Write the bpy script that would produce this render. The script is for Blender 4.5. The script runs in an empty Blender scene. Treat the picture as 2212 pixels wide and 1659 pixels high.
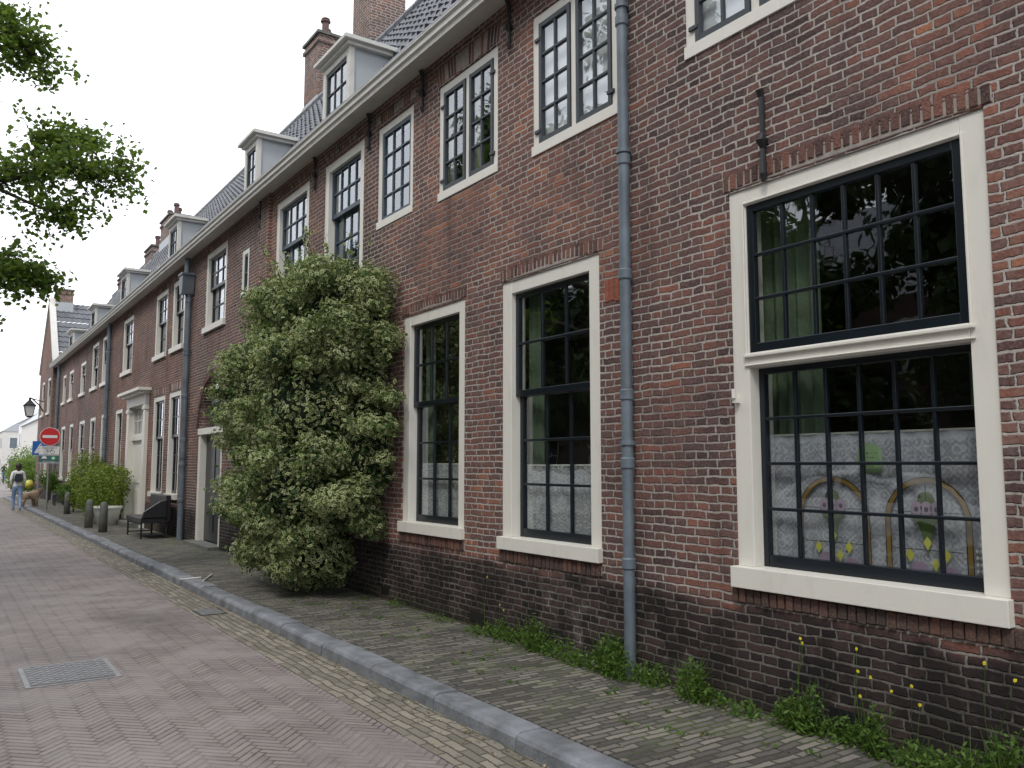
import bpy, bmesh, math, random
import numpy as np
from mathutils import Vector, Matrix
random.seed(7); RNG=np.random.default_rng(7)
R=math.radians
SC=bpy.context.scene
W=4.228           # x of the house fronts
PV=0.10           # pavement level
# ------------------------------------------------------------------ node DSL
NT=None
class V:
    def __init__(s,o): s.o=o
    def __add__(s,b): return m('ADD',s,b)
    def __radd__(s,b): return m('ADD',b,s)
    def __sub__(s,b): return m('SUBTRACT',s,b)
    def __rsub__(s,b): return m('SUBTRACT',b,s)
    def __mul__(s,b): return m('MULTIPLY',s,b)
    def __rmul__(s,b): return m('MULTIPLY',b,s)
    def __truediv__(s,b): return m('DIVIDE',s,b)
def setin(sock,v):
    if isinstance(v,V): NT.links.new(v.o,sock)
    elif isinstance(v,(tuple,list)) and len(v)==3 and sock.type=='RGBA': sock.default_value=(*v,1)
    else: sock.default_value=v
def m(op,a,b=None,c=None,clamp=False):
    n=NT.nodes.new('ShaderNodeMath'); n.operation=op; n.use_clamp=clamp
    setin(n.inputs[0],a)
    if b is not None: setin(n.inputs[1],b)
    if c is not None: setin(n.inputs[2],c)
    return V(n.outputs[0])
def floor(a): return m('FLOOR',a)
def vmin(a,b): return m('MINIMUM',a,b)
def vmax(a,b): return m('MAXIMUM',a,b)
def eq(a,b): return m('COMPARE',a,b,0.1)
def fmod(a,b): return m('FLOORED_MODULO',a,b)
def clampv(a): return m('ADD',a,0.0,clamp=True)
def sstep(x,a,b,o0=0.,o1=1.):
    n=NT.nodes.new('ShaderNodeMapRange'); n.interpolation_type='SMOOTHSTEP'
    setin(n.inputs[0],x); n.inputs[1].default_value=a; n.inputs[2].default_value=b
    n.inputs[3].default_value=o0; n.inputs[4].default_value=o1
    return V(n.outputs[0])
def pos():
    n=NT.nodes.new('ShaderNodeNewGeometry'); s=NT.nodes.new('ShaderNodeSeparateXYZ')
    NT.links.new(n.outputs['Position'],s.inputs[0])
    return V(n.outputs['Position']),V(s.outputs[0]),V(s.outputs[1]),V(s.outputs[2])
def comb(x,y,z=0.):
    n=NT.nodes.new('ShaderNodeCombineXYZ'); setin(n.inputs[0],x);setin(n.inputs[1],y);setin(n.inputs[2],z); return V(n.outputs[0])
def noise(vec,scale,detail=2.,rough=.5):
    n=NT.nodes.new('ShaderNodeTexNoise'); setin(n.inputs['Vector'],vec)
    n.inputs['Scale'].default_value=scale; n.inputs['Detail'].default_value=detail; n.inputs['Roughness'].default_value=rough
    return V(n.outputs['Fac'])
def wn(x,y,z=0.):
    n=NT.nodes.new('ShaderNodeTexWhiteNoise'); n.noise_dimensions='3D'; NT.links.new(comb(x,y,z).o,n.inputs['Vector']); return V(n.outputs['Value'])
def mix(f,a,b,mode='MIX'):
    n=NT.nodes.new('ShaderNodeMix'); n.data_type='RGBA'; n.blend_type=mode
    setin(n.inputs[0],f); setin(n.inputs[6],a); setin(n.inputs[7],b); return V(n.outputs[2])
def ramp(f,stops,interp='LINEAR'):
    n=NT.nodes.new('ShaderNodeValToRGB'); cr=n.color_ramp; cr.interpolation=interp
    while len(cr.elements)<len(stops): cr.elements.new(0.5)
    for e,(p,c) in zip(cr.elements,stops): e.position=p; e.color=(*c,1)
    setin(n.inputs[0],f); return V(n.outputs[0])
def attr(name):
    n=NT.nodes.new('ShaderNodeAttribute'); n.attribute_name=name; return V(n.outputs['Fac'])
def newmat(name):
    global NT
    mt=bpy.data.materials.new(name); mt.use_nodes=True; NT=mt.node_tree; NT.nodes.clear()
    return mt
def out(sh):
    o=NT.nodes.new('ShaderNodeOutputMaterial'); NT.links.new(sh,o.inputs[0])
def princ(color,rough=.7,bump=None,bdist=.01,metal=0.,spec=.5,bstr=1.):
    p=NT.nodes.new('ShaderNodeBsdfPrincipled')
    setin(p.inputs['Base Color'],color); setin(p.inputs['Roughness'],rough)
    p.inputs['Metallic'].default_value=metal; p.inputs['Specular IOR Level'].default_value=spec
    if bump is not None:
        b=NT.nodes.new('ShaderNodeBump'); b.inputs['Distance'].default_value=bdist; b.inputs['Strength'].default_value=bstr
        setin(b.inputs['Height'],bump); NT.links.new(b.outputs[0],p.inputs['Normal'])
    return p
def simple(name,col,rough=.6,var=.15,scale=6.,metal=0.,spec=.5,bump=.002,dirt=0.):
    mt=newmat(name); P,x,y,z=pos()
    n=noise(P,scale,5.,.6); n2=noise(P,scale*9,3.)
    f=clampv((n-.5)*2.*var*3.+.5)
    a=tuple(c*(1-var) for c in col); b=tuple(min(1,c*(1+var)) for c in col)
    c=mix(f,a,b)
    if dirt>0:
        dn=sstep(noise(comb(x*3.,y*3.,z*.8),3.,5.,.65),.5,.8); c=mix(dn*dirt,c,(.16,.14,.11))
    p=princ(c,rough,n2*.6+n*.4,bump,metal,spec); out(p.outputs[0]); return mt

def brickcoord(a,b,L,H,bond):
    row=floor(b/H); odd=fmod(row,2.)
    if bond=='cross':
        Lr=L*.5+(1.-odd)*(L*.5); off=odd*.25+fmod(floor(row/2.),2.)*.5*(1.-odd)
    else:
        Lr=L; off=odd*.5
    u=a/Lr+off; col=floor(u); fu=u-col; fb=b/H-row
    d=vmin(vmin(fu,1.-fu)*Lr, vmin(fb,1.-fb)*H)
    return d,col,row
def mat_brick(name,dark=0.,plinth=True,tint=(1,1,1),mort=(.46,.415,.38)):
    mt=newmat(name); P,x,y,z=pos()
    a=x+y
    w1=noise(P,6.,2.); w2=noise(P,19.,2.)
    a2=a+(w2-.5)*.022; b2=z+(w1-.5)*.026+(w2-.5)*.009
    d,col,row=brickcoord(a2,b2,.205,.0565,'cross')
    r1=wn(col,row); r2=wn(col,row,3.7)
    fn=noise(P,60.,3.,.65); ed=noise(P,42.,2.)
    mask=sstep(d+(ed-.5)*.012+(r2-.5)*.003,.0042,.0095)
    big=noise(P,.42,3.,.55); mid=noise(P,1.7,3.,.6)
    t=clampv(r1*.60+(big-.5)*1.7+(mid-.5)*1.1+.18-dark)
    c=ramp(t,[(0,(.052,.034,.034)),(.22,(.100,.056,.051)),(.45,(.152,.072,.060)),(.7,(.205,.086,.065)),(.88,(.275,.108,.070)),(1,(.355,.145,.08))])
    c=mix((r2*.55),c,(.140,.095,.086))
    c=mix(clampv((fn-.5)*3.)*.5,c,(.33,.225,.19))
    c=mix(clampv((.5-fn)*3.)*.5,c,(.038,.026,.024))
    mc=mix(noise(P,3.,3.),tuple(v*.72 for v in mort),mort)
    mc=mix(sstep(noise(P,.9,3.),.48,.68)*.6,mc,(.17,.135,.12))
    if plinth:
        pf=sstep(z+(mid-.5)*.3,.66,.78,1.,0.)
        c=mix(pf*.95,c,mix(r1,(.014,.011,.013),(.055,.037,.037)))
        mc=mix(pf*.84,mc,(.105,.098,.086))
        blot=sstep(noise(P,2.2,5.,.7)+(.75-z)*.12,.50,.62)*pf
        c=mix(blot*.7,c,(.012,.010,.010)); mc=mix(blot*.7,mc,(.035,.032,.028))
        gm=sstep(z+(noise(P,4.,3.)-.5)*.5,.08,.34,1.,0.)*.6
        mc=mix(gm,mc,(.06,.075,.03)); c=mix(gm*.35,c,(.045,.05,.03))
        wb=sstep(noise(P,1.3,5.,.7),.60,.78); c=mix(wb*.35,c,(.34,.29,.26)); mc=mix(wb*.5,mc,(.6,.56,.52))
    gr=sstep(noise(comb(x*1.,y*2.2,z*.35),1.6,4.,.6),.53,.76)
    c=mix(gr*.45,c,(.045,.034,.032)); mc=mix(gr*.5,mc,(.11,.092,.08))
    colr=mix(mask,mc,c)
    if tint!=(1,1,1): colr=mix(1.,colr,tint,'MULTIPLY')
    h=mask*.7+fn*.32+r2*mask*.45
    p=princ(colr,.88,h,.016,spec=.25); out(p.outputs[0]); return mt
def mat_soldier():
    mt=newmat('brick_soldier'); P,x,y,z=pos(); t=attr('rnd'); fn=noise(P,60.,3.,.6)
    c=ramp(t,[(0,(.06,.039,.037)),(.4,(.12,.064,.054)),(.8,(.17,.08,.063)),(1,(.22,.10,.073))])
    c=mix(clampv((.5-fn)*3.)*.5,c,(.03,.02,.018)); c=mix(clampv((fn-.5)*3.)*.45,c,(.30,.22,.18))
    c=mix(sstep(z,.7,.9,1.,0.)*.65,c,(.075,.06,.05))
    out(princ(c,.88,fn,.008,spec=.25).outputs[0]); return mt
def mat_road():
    mt=newmat('herringbone_brick'); P,x,y,z=pos()
    w=noise(P,4.,2.)
    S=.052; c45=math.cos(R(45)); 
    px=(x*c45+y*c45+(w-.5)*.018)/S; py=(y*c45-x*c45+(w-.5)*.018)/S
    i=floor(px); j=floor(py); fx=px-i; fy=py-j
    k=fmod(i-j,8.)
    hz=m('LESS_THAN',k,3.5); vt=1.-hz
    dl=fx+(1.-clampv(eq(k,0.)+vt))*9.; dr=(1.-fx)+(1.-clampv(eq(k,3.)+vt))*9.
    db=fy+(1.-clampv(eq(k,7.)+hz))*9.; dt=(1.-fy)+(1.-clampv(eq(k,4.)+hz))*9.
    d=vmin(vmin(dl,dr),vmin(db,dt))
    bi=i-k*hz; bj=j-(7.-k)*vt
    r1=wn(bi,bj,k*0.+hz)
    fn=noise(P,90.,3.,.6); ed=noise(P,30.,2.)
    mask=sstep(d+(ed-.5)*.22,.05,.17)
    big=noise(P,.35,4.,.6); mid=noise(P,1.7,4.,.6)
    t=clampv(r1*.8+(big-.5)*.9+.1)
    c=ramp(t,[(0,(.125,.105,.105)),(.4,(.205,.165,.158)),(.75,(.255,.20,.185)),(1,(.31,.25,.22))])
    c=mix(.42,c,(.235,.208,.203))
    c=mix(sstep(mid,.40,.68)*.6,c,(.27,.25,.245))
    c=mix(sstep(noise(P,.7,5.,.65),.48,.72)*.6,c,(.125,.108,.105))
    c=mix(clampv((fn-.5)*3.)*.35,c,(.36,.34,.32))
    # worn wheel tracks are smoother and paler
    tr=sstep(m('ABSOLUTE',x-.9)+(mid-.5)*.6,.15,.55,1.,0.); c=mix(tr*.3,c,(.27,.245,.24))
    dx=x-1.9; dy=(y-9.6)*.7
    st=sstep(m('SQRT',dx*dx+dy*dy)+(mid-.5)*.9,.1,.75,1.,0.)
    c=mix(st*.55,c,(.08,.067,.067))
    colr=mix(mask,mix(sstep(mid,.35,.65),(.075,.064,.058),(.22,.195,.18)),c)
    out(princ(colr,.78,mask*.6+fn*.25+r1*.3,.007,spec=.35).outputs[0]); return mt
def mat_course(name,along,L,H,stops,joint,moss=0.,bd=.009,jw=(.003,.0085)):
    mt=newmat(name); P,x,y,z=pos()
    w=noise(P,2.5,2.); w2=noise(P,14.,2.)
    if along=='x': a,b=x,y
    else: a,b=y,x
    b2=b+(w-.5)*.07+(w2-.5)*.012; a2=a+(w2-.5)*.014
    row0=floor(b2/H); a2=a2+wn(row0,3.)*.5*L*0.5
    d,col,row=brickcoord(a2,b2,L,H,'run')
    r1=wn(col,row); fn=noise(P,80.,3.,.6); ed=noise(P,40.,2.)
    mask=sstep(d+(ed-.5)*.010,jw[0],jw[1])
    mid=noise(P,1.5,4.,.6)
    c=ramp(clampv(r1*.95+(mid-.5)*.9+.03),stops)
    c=mix(clampv((fn-.5)*3.)*.3,c,(.30,.28,.25)); c=mix(clampv((.5-fn)*3.)*.35,c,(.05,.045,.04))
    jc=joint
    if moss>0:
        mf=sstep(noise(P,2.3,5.,.65)+(x-3.6)*.10,.46,.64)
        jc=mix(mf*moss,joint,(.07,.105,.025))
        c=mix(sstep(noise(P,3.1,5.,.7)+(x-3.6)*.12,.54,.74)*moss*.5,c,(.075,.09,.04))
    out(princ(mix(mask,jc,c),.85,mask*.6+fn*.3+r1*.4,bd,spec=.3).outputs[0]); return mt
def mat_glass():
    mt=newmat('window_glass'); P,x,y,z=pos()
    n=noise(P,3.2,2.)
    b=NT.nodes.new('ShaderNodeBump'); b.inputs['Distance'].default_value=.008; b.inputs['Strength'].default_value=.14; setin(b.inputs['Height'],n)
    lw=NT.nodes.new('ShaderNodeLayerWeight'); lw.inputs[0].default_value=.5
    f=m('POWER',V(lw.outputs['Facing']),3.2)*.85+.15     # two reflecting surfaces
    g=NT.nodes.new('ShaderNodeBsdfGlossy'); g.inputs['Roughness'].default_value=.012; g.inputs['Color'].default_value=(.93,.96,1,1)
    NT.links.new(b.outputs[0],g.inputs['Normal'])
    t=NT.nodes.new('ShaderNodeBsdfTransparent'); t.inputs[0].default_value=(.90,.94,.92,1)
    mx=NT.nodes.new('ShaderNodeMixShader'); setin(mx.inputs[0],f); NT.links.new(t.outputs[0],mx.inputs[1]); NT.links.new(g.outputs[0],mx.inputs[2])
    out(mx.outputs[0]); return mt
def mat_sheer(name,col,tr=.35,lace=False):
    mt=newmat(name); P,x,y,z=pos()
    d=NT.nodes.new('ShaderNodeBsdfDiffuse'); 
    n=noise(P,25.,3.); setin(d.inputs[0],mix(n,tuple(c*.9 for c in col),col))
    t=NT.nodes.new('ShaderNodeBsdfTransparent')
    # woven lace: fine net with denser flower sprays and a scalloped top edge
    h=m('SINE',y*190.)*m('SINE',z*190.)
    vo=NT.nodes.new('ShaderNodeTexVoronoi'); vo.inputs['Scale'].default_value=17.; NT.links.new(comb(0.,y,z).o,vo.inputs['Vector'])
    ring=m('SINE',V(vo.outputs['Distance'])*16.)
    lf=sstep(ring,.0,.5)
    f=clampv(h*.10+tr-lf*.22)
    if lace:
        edge=sstep(z+m('SINE',y*70.)*.008,1.735,1.75); f=clampv(f-edge*.3)
    mx=NT.nodes.new('ShaderNodeMixShader'); setin(mx.inputs[0],f); NT.links.new(d.outputs[0],mx.inputs[1]); NT.links.new(t.outputs[0],mx.inputs[2])
    out(mx.outputs[0]); return mt
def mat_leaf(name,cols,var=False,rim=(.50,.54,.22),trans=.35):
    mt=newmat(name); r=attr('rnd'); P,x,y,z=pos()
    c=ramp(r,cols)
    if var:
        uv=NT.nodes.new('ShaderNodeUVMap'); s=NT.nodes.new('ShaderNodeSeparateXYZ'); NT.links.new(uv.outputs[0],s.inputs[0])
        u=V(s.outputs[0])-.5; v=V(s.outputs[1])-.5
        dd=m('ABSOLUTE',u)+m('ABSOLUTE',v)
        n=noise(P,60.,2.)
        f=sstep(dd+(n-.5)*.18,.30,.36)
        ok=sstep(fmod(r*7.3,1.)+(noise(P,2.2,2.)-.5)*1.2,.12,.4)
        c=mix(f*ok,c,mix(fmod(r*13.7,1.),rim,(.60,.61,.38)))
    d=NT.nodes.new('ShaderNodeBsdfPrincipled'); setin(d.inputs['Base Color'],c); d.inputs['Roughness'].default_value=.55; d.inputs['Specular IOR Level'].default_value=.25
    t=NT.nodes.new('ShaderNodeBsdfTranslucent'); setin(t.inputs[0],mix(.5,c,(.2,.3,.03)))
    mx=NT.nodes.new('ShaderNodeMixShader'); mx.inputs[0].default_value=trans
    NT.links.new(d.outputs[0],mx.inputs[1]); NT.links.new(t.outputs[0],mx.inputs[2]); out(mx.outputs[0]); return mt

M_BR=mat_brick('old_brick')
M_BR2=mat_brick('old_brick_warm',dark=-.03,tint=(1.03,.96,.92))
M_BRD=mat_brick('old_brick_dark',dark=.12)
M_CHIM=mat_brick('chimney_brick',dark=.0,plinth=False,tint=(1.05,1.15,1.15))
M_SOL=mat_soldier()
M_MORT=simple('mortar',(.30,.265,.235),.95,.3,20)
M_ROAD=mat_road()
M_PAVE=mat_course('pavement_brick','x',.185,.058,[(0,(.055,.050,.048)),(.4,(.115,.105,.096)),(.75,(.165,.152,.135)),(1,(.22,.20,.172))],(.055,.055,.042),moss=.9,jw=(.004,.011))
M_GUT=mat_course('gutter_brick','y',.20,.066,[(0,(.14,.13,.10)),(.5,(.205,.185,.15)),(1,(.275,.25,.20))],(.085,.08,.065),moss=.4)
M_GROUND=simple('ground_paving',(.22,.195,.19),.9,.25,.5)
M_KERB=simple('kerb_stone',(.155,.165,.18),.8,.45,4.,bump=.010,dirt=.3)
M_CREAM=simple('cream_paint',(.70,.68,.62),.42,.06,2.5,bump=.0015,dirt=.14)
M_CREAM2=simple('cream_paint_aged',(.60,.59,.555),.6,.14,3.,bump=.002,dirt=.3)
M_DARK=simple('dark_sash_paint',(.006,.010,.015),.3,.3,4.,bump=.001)
M_GREYS=simple('grey_sash_paint',(.035,.043,.052),.45,.25,6.,bump=.001)
M_BLUES=simple('blue_sash_paint',(.045,.07,.10),.45,.2,6.,bump=.001)
M_GLASS=mat_glass()
M_ROOM=simple('room_interior',(.022,.021,.018),.9,.5,1.)
M_SHEER=mat_sheer('sheer_curtain',(.56,.56,.58),.38)
M_LACE=mat_sheer('lace_curtain',(.56,.56,.62),.36,True)
M_SKYBLIND=simple('sky_white_blind',(.80,.79,.84),.8,.05,3.)  # blind colour; its white-lilac carries painted sky reflection in the upper casements
M_DRAPE=simple('green_drape',(.12,.165,.11),.9,.2,5.)
M_TILE=simple('roof_pantile',(.10,.105,.12),.42,.35,2.2,spec=.6,bump=.004)
M_ZINC=simple('zinc_cladding',(.40,.43,.45),.5,.15,2.)
M_PIPE=simple('pipe_paint',(.12,.15,.18),.45,.35,4.,bump=.004,dirt=.4)
M_IRON=simple('black_iron',(.012,.013,.016),.5,.3,15.)
M_CAST=simple('cast_iron',(.24,.24,.245),.5,.3,12.,metal=.35,bump=.004)
M_ORANGE=simple('orange_brick',(.28,.085,.05),.85,.3,30.,bump=.006)
M_BARK=simple('bark',(.075,.062,.05),.9,.4,6.,bump=.02)
M_HOLLY=mat_leaf('variegated_leaf',[(0,(.014,.036,.010)),(.5,(.042,.092,.024)),(1,(.10,.17,.05))],True,trans=.3)
M_LEAF=mat_leaf('tree_leaf',[(0,(.055,.10,.018)),(.5,(.10,.17,.035)),(1,(.17,.25,.06))],trans=.55)
M_LEAFD=mat_leaf('tree_leaf_dark',[(0,(.02,.035,.01)),(1,(.05,.085,.02))],trans=.25)
M_WEED=mat_leaf('weed_leaf',[(0,(.035,.08,.012)),(.5,(.075,.15,.022)),(1,(.14,.23,.05))],trans=.4)
M_YSHRUB=mat_leaf('yellow_green_leaf',[(0,(.05,.09,.015)),(.5,(.15,.21,.03)),(1,(.30,.35,.06))],trans=.45)
M_LITTER=mat_leaf('dry_leaf',[(0,(.10,.06,.03)),(.6,(.22,.16,.08)),(1,(.35,.3,.2))],trans=.1)
M_YFLOW=mat_leaf('yellow_petal',[(0,(.7,.6,.02)),(1,(.85,.75,.05))],trans=.3)
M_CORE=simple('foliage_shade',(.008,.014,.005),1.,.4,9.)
M_LEATH=simple('black_leatherette',(.016,.017,.02),.42,.3,8.,bump=.004)
M_CONC=simple('bollard_stone',(.13,.135,.12),.85,.35,8.,bump=.005)
M_WHITE=simple('white_paint',(.72,.72,.70),.5,.08,4.)
M_RED=simple('sign_red',(.55,.012,.018),.4,.06,4.)
M_SBLUE=simple('sign_blue',(.015,.13,.42),.4,.06,4.)
M_STEAL=simple('sign_teal',(.05,.13,.14),.4,.06,4.)
M_SGREEN=simple('sign_green',(.04,.35,.12),.4,.06,4.)
M_BLACK=simple('black_paint',(.01,.01,.01),.5,.1,4.)
M_GALV=simple('galvanised_steel',(.3,.31,.32),.45,.2,8.,metal=.5)
M_GOLD=simple('amber_glass',(.25,.15,.035),.3,.2,20.)
M_SG=simple('green_glass',(.08,.13,.025),.3,.3,20.)
M_SP=simple('pink_glass',(.34,.24,.34),.3,.2,20.)
M_SY=simple('yellow_glass',(.55,.52,.08),.3,.1,20.)
M_CARD=simple('green_card',(.26,.38,.20),.8,.05,5.)
M_CLAY=simple('clay_pot',(.12,.07,.065),.7,.3,9.)
M_OPP=simple('opposite_brick',(.11,.07,.06),.9,.3,2.)
M_CGLASS=simple('car_glass',(.02,.025,.03),.1,.1,2.)

# ------------------------------------------------------------------ mesh helpers
def link(o,parent=None):
    SC.collection.objects.link(o)
    if parent: o.parent=parent
    return o
def empty(name,loc=(0,0,0)):
    o=bpy.data.objects.new(name,None); o.location=loc; o.empty_display_size=.3; return link(o)
class MB:
    def __init__(s): s.v=[];s.f=[];s.m=[];s.r=[]
    def add(s,vs,fs,mi=0,r=None):
        b=len(s.v); s.v+= [tuple(p) for p in vs]
        rr=random.random() if r is None else r
        for f in fs: s.f.append(tuple(b+i for i in f)); s.m.append(mi); s.r.append(rr)
    def box(s,x0,x1,y0,y1,z0,z1,mi=0,r=None):
        s.add([(x0,y0,z0),(x1,y0,z0),(x1,y1,z0),(x0,y1,z0),(x0,y0,z1),(x1,y0,z1),(x1,y1,z1),(x0,y1,z1)],
          [(0,3,2,1),(4,5,6,7),(0,1,5,4),(1,2,6,5),(2,3,7,6),(3,0,4,7)],mi,r)
    def quad(s,a,b,c,d,mi=0): s.add([a,b,c,d],[(0,1,2,3)],mi)
    def prism(s,poly,axis,t0,t1,mi=0):
        n=len(poly)
        def P(p,t):
            return (p[0],t,p[1]) if axis=='y' else ((t,p[0],p[1]) if axis=='x' else (p[0],p[1],t))
        vs=[P(p,t0) for p in poly]+[P(p,t1) for p in poly]
        fs=[tuple(range(n-1,-1,-1)),tuple(range(n,2*n))]+[(i,(i+1)%n,n+(i+1)%n,n+i) for i in range(n)]
        s.add(vs,fs,mi)
    def tube(s,pts,rad,mi=0,n=8,caps=True):
        pts=[Vector(p) for p in pts]; k=len(pts)
        if not isinstance(rad,(list,tuple)): rad=[rad]*k
        rings=[];
        for i,p in enumerate(pts):
            t=(pts[min(i+1,k-1)]-pts[max(i-1,0)]).normalized()
            u=t.cross(Vector((0,0,1)) if abs(t.z)<.9 else Vector((1,0,0))).normalized(); w=t.cross(u)
            rings.append([p+u*math.cos(a)*rad[i]+w*math.sin(a)*rad[i] for a in [2*math.pi*j/n for j in range(n)]])
        vs=[q for r in rings for q in r]; fs=[]
        for i in range(k-1):
            for j in range(n): fs.append((i*n+j,i*n+(j+1)%n,(i+1)*n+(j+1)%n,(i+1)*n+j))
        if caps: fs.append(tuple(range(n-1,-1,-1))); fs.append(tuple((k-1)*n+j for j in range(n)))
        s.add(vs,fs,mi)
    def obj(s,name,mats,parent=None,smooth=False,bevel=0):
        me=bpy.data.meshes.new(name); me.from_pydata(s.v,[],s.f)
        for mt in mats: me.materials.append(mt)
        me.polygons.foreach_set('material_index',s.m)
        a=me.attributes.new('rnd','FLOAT','FACE'); a.data.foreach_set('value',s.r)
        bm=bmesh.new(); bm.from_mesh(me); bmesh.ops.recalc_face_normals(bm,faces=bm.faces) if not smooth=='raw' else None; bm.to_mesh(me); bm.free()
        if smooth is True: me.polygons.foreach_set('use_smooth',[True]*len(me.polygons))
        me.update(); o=bpy.data.objects.new(name,me); link(o,parent)
        if bevel:
            b=o.modifiers.new('bev','BEVEL'); b.width=bevel; b.segments=2; b.limit_method='ANGLE'; b.angle_limit=R(50)
        return o
def leafcloud(name,P,N,size,mat,parent=None,asp=.6,rnd=None,fold=.0):
    P=np.asarray(P,float); n=len(P); N=np.asarray(N,float); N/= np.linalg.norm(N,axis=1,keepdims=True)+1e-9
    T=RNG.normal(size=(n,3)); T-= (T*N).sum(1,keepdims=True)*N; T/=np.linalg.norm(T,axis=1,keepdims=True)+1e-9
    B=np.cross(N,T); s=(np.asarray(size)*(RNG.uniform(.65,1.25,n)))[:,None]
    v=np.stack([P-T*s*.5, P+B*s*asp*.5+N*s*fold, P+T*s*.5, P-B*s*asp*.5+N*s*fold],1).reshape(-1,3)
    me=bpy.data.meshes.new(name); me.vertices.add(4*n); me.vertices.foreach_set('co',v.ravel())
    me.loops.add(4*n); me.loops.foreach_set('vertex_index',np.arange(4*n,dtype=np.int32))
    me.polygons.add(n); me.polygons.foreach_set('loop_start',np.arange(0,4*n,4,dtype=np.int32)); 
    uv=me.uv_layers.new(name='UVMap'); uv.data.foreach_set('uv',np.tile([0.,.5,.5,1.,1.,.5,.5,0.],n))
    a=me.attributes.new('rnd','FLOAT','FACE'); a.data.foreach_set('value',(RNG.random(n) if rnd is None else rnd).astype(np.float32))
    me.materials.append(mat); me.update(); me.validate()
    o=bpy.data.objects.new(name,me); return link(o,parent)

# ------------------------------------------------------------------ world, light, camera
w=bpy.data.worlds.new('World'); SC.world=w; w.use_nodes=True; NT=w.node_tree; NT.nodes.clear()
sky=NT.nodes.new('ShaderNodeTexSky'); sky.sky_type='NISHITA'; sky.sun_disc=False
SUN_EL=52; SUN_AZ=235  # azimuth clockwise from +Y
sky.sun_elevation=R(SUN_EL); sky.sun_rotation=R(SUN_AZ)
tc=NT.nodes.new('ShaderNodeTexCoord')
cn=noise(V(tc.outputs['Generated']),1.6,5.,.55)
cf=sstep(cn,.30,.50,.8,1.)
bgc=mix(cf,V(sky.outputs[0]),(10.6,10.9,11.5))
bg=NT.nodes.new('ShaderNodeBackground'); bg.inputs[1].default_value=.15; setin(bg.inputs[0],bgc)
wo=NT.nodes.new('ShaderNodeOutputWorld'); NT.links.new(bg.outputs[0],wo.inputs[0])
sd=bpy.data.lights.new('sun','SUN'); sd.energy=1.5; sd.angle=R(12); sd.color=(1,.95,.88)
so=link(bpy.data.objects.new('sun',sd)); az=R(SUN_AZ); el=R(SUN_EL)
sv=Vector((math.sin(az)*math.cos(el),math.cos(az)*math.cos(el),math.sin(el)))
so.rotation_euler=sv.to_track_quat('Z','Y').to_euler(); so.location=(-10,-10,30)
cd=bpy.data.cameras.new('camera'); cd.sensor_width=36; cd.lens=1800/2212*36; cd.clip_end=2000; cd.clip_start=.05
co=link(bpy.data.objects.new('camera',cd)); co.location=(0,0,1.6); co.rotation_euler=(R(90+5.59),0,R(-34.54)); SC.camera=co
SC.view_settings.view_transform='Standard'; SC.view_settings.look='None'; SC.view_settings.exposure=0

# ------------------------------------------------------------------ ground
b=MB(); b.quad((-600,-600,-.012),(600,-600,-.012),(600,600,-.012),(-600,600,-.012)); b.obj('ground',[M_GROUND])
b=MB(); b.quad((-3.6,-15,-.004),(2.4,-15,-.004),(2.4,130,-.004),(-3.6,130,-.004)); b.obj('road',[M_ROAD])
b=MB(); b.box(2.38,2.785,-15,60,-.05,.0,0); b.obj('road_gutter',[M_GUT])
b=MB(); b.box(2.975,4.7,-15,48.2,-.05,PV,0); b.box(-7.5,-3.82,-15,60,-.05,PV,0); b.obj('pavement',[M_PAVE])
b=MB(); y=-14.6
while y<48:
    L=.98+random.uniform(-.03,.03); dz=random.uniform(-.007,.007); dx=random.uniform(-.008,.008)
    x0=2.775+dx; x1=2.978+dx
    b.prism([(x0,-.05),(x1,-.05),(x1,PV+dz),(x0+.045,PV+dz+.002),(x0+.02,PV-.012+dz),(x0+.008,PV-.03+dz)],'y',y,y+L-.016,0); y+=L
b.box(2.80,2.97,-15,48,-.05,PV-.018,0)
b.box(-3.82,-3.6,-15,60,-.05,PV+.005,0)
b.obj('kerb',[M_KERB],bevel=.008)
mh=empty('manhole_cover'); b=MB()
b.box(.62,1.26,7.08,7.80,-.03,.003,0); b.box(.655,1.225,7.115,7.765,.003,.008,1)
for i in range(14):
    for j in range(16):
        if (i+j)%2==0: b.box(.665+i*.04,.695+i*.04,7.125+j*.04,7.155+j*.04,.008,.013,0)
b.obj('plate',[M_CAST,simple('cast_dark',(.15,.15,.155),.6,.3,10.)],mh)
dr=empty('drain_grate'); b=MB(); b.box(2.42,2.70,9.38,9.76,-.02,.004,1)
for i in range(8): b.box(2.44,2.68,9.40+i*.045,9.425+i*.045,.004,.010,0)
b.obj('grate',[M_CAST,M_BLACK],dr)
LP=[];LN=[]
for i in range(1700):
    r=random.random()
    if r<.55: x=2.77-abs(random.gauss(0,.10)); z=.006
    elif r<.8: x=random.uniform(2.99,W-.02); z=PV+.006
    elif r<.93: x=W-.03-abs(random.gauss(0,.12)); z=PV+.006
    else: x=random.uniform(-.5,2.7); z=.004
    LP.append((x,random.uniform(1,22)**1.0,z)); LN.append((random.gauss(0,.25),random.gauss(0,.25),1))
leafcloud('leaf_litter',LP,LN,.026,M_LITTER,None,.5,fold=.1)
sk=MB(); sk.tube([(2.93,11.3,.115),(3.2,11.9,.118)],.010,0,6); sk.tube([(2.75,11.75,.10),(2.98,11.6,.125)],.010,0,6); sk.obj('white_stick',[M_CREAM2])

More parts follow.
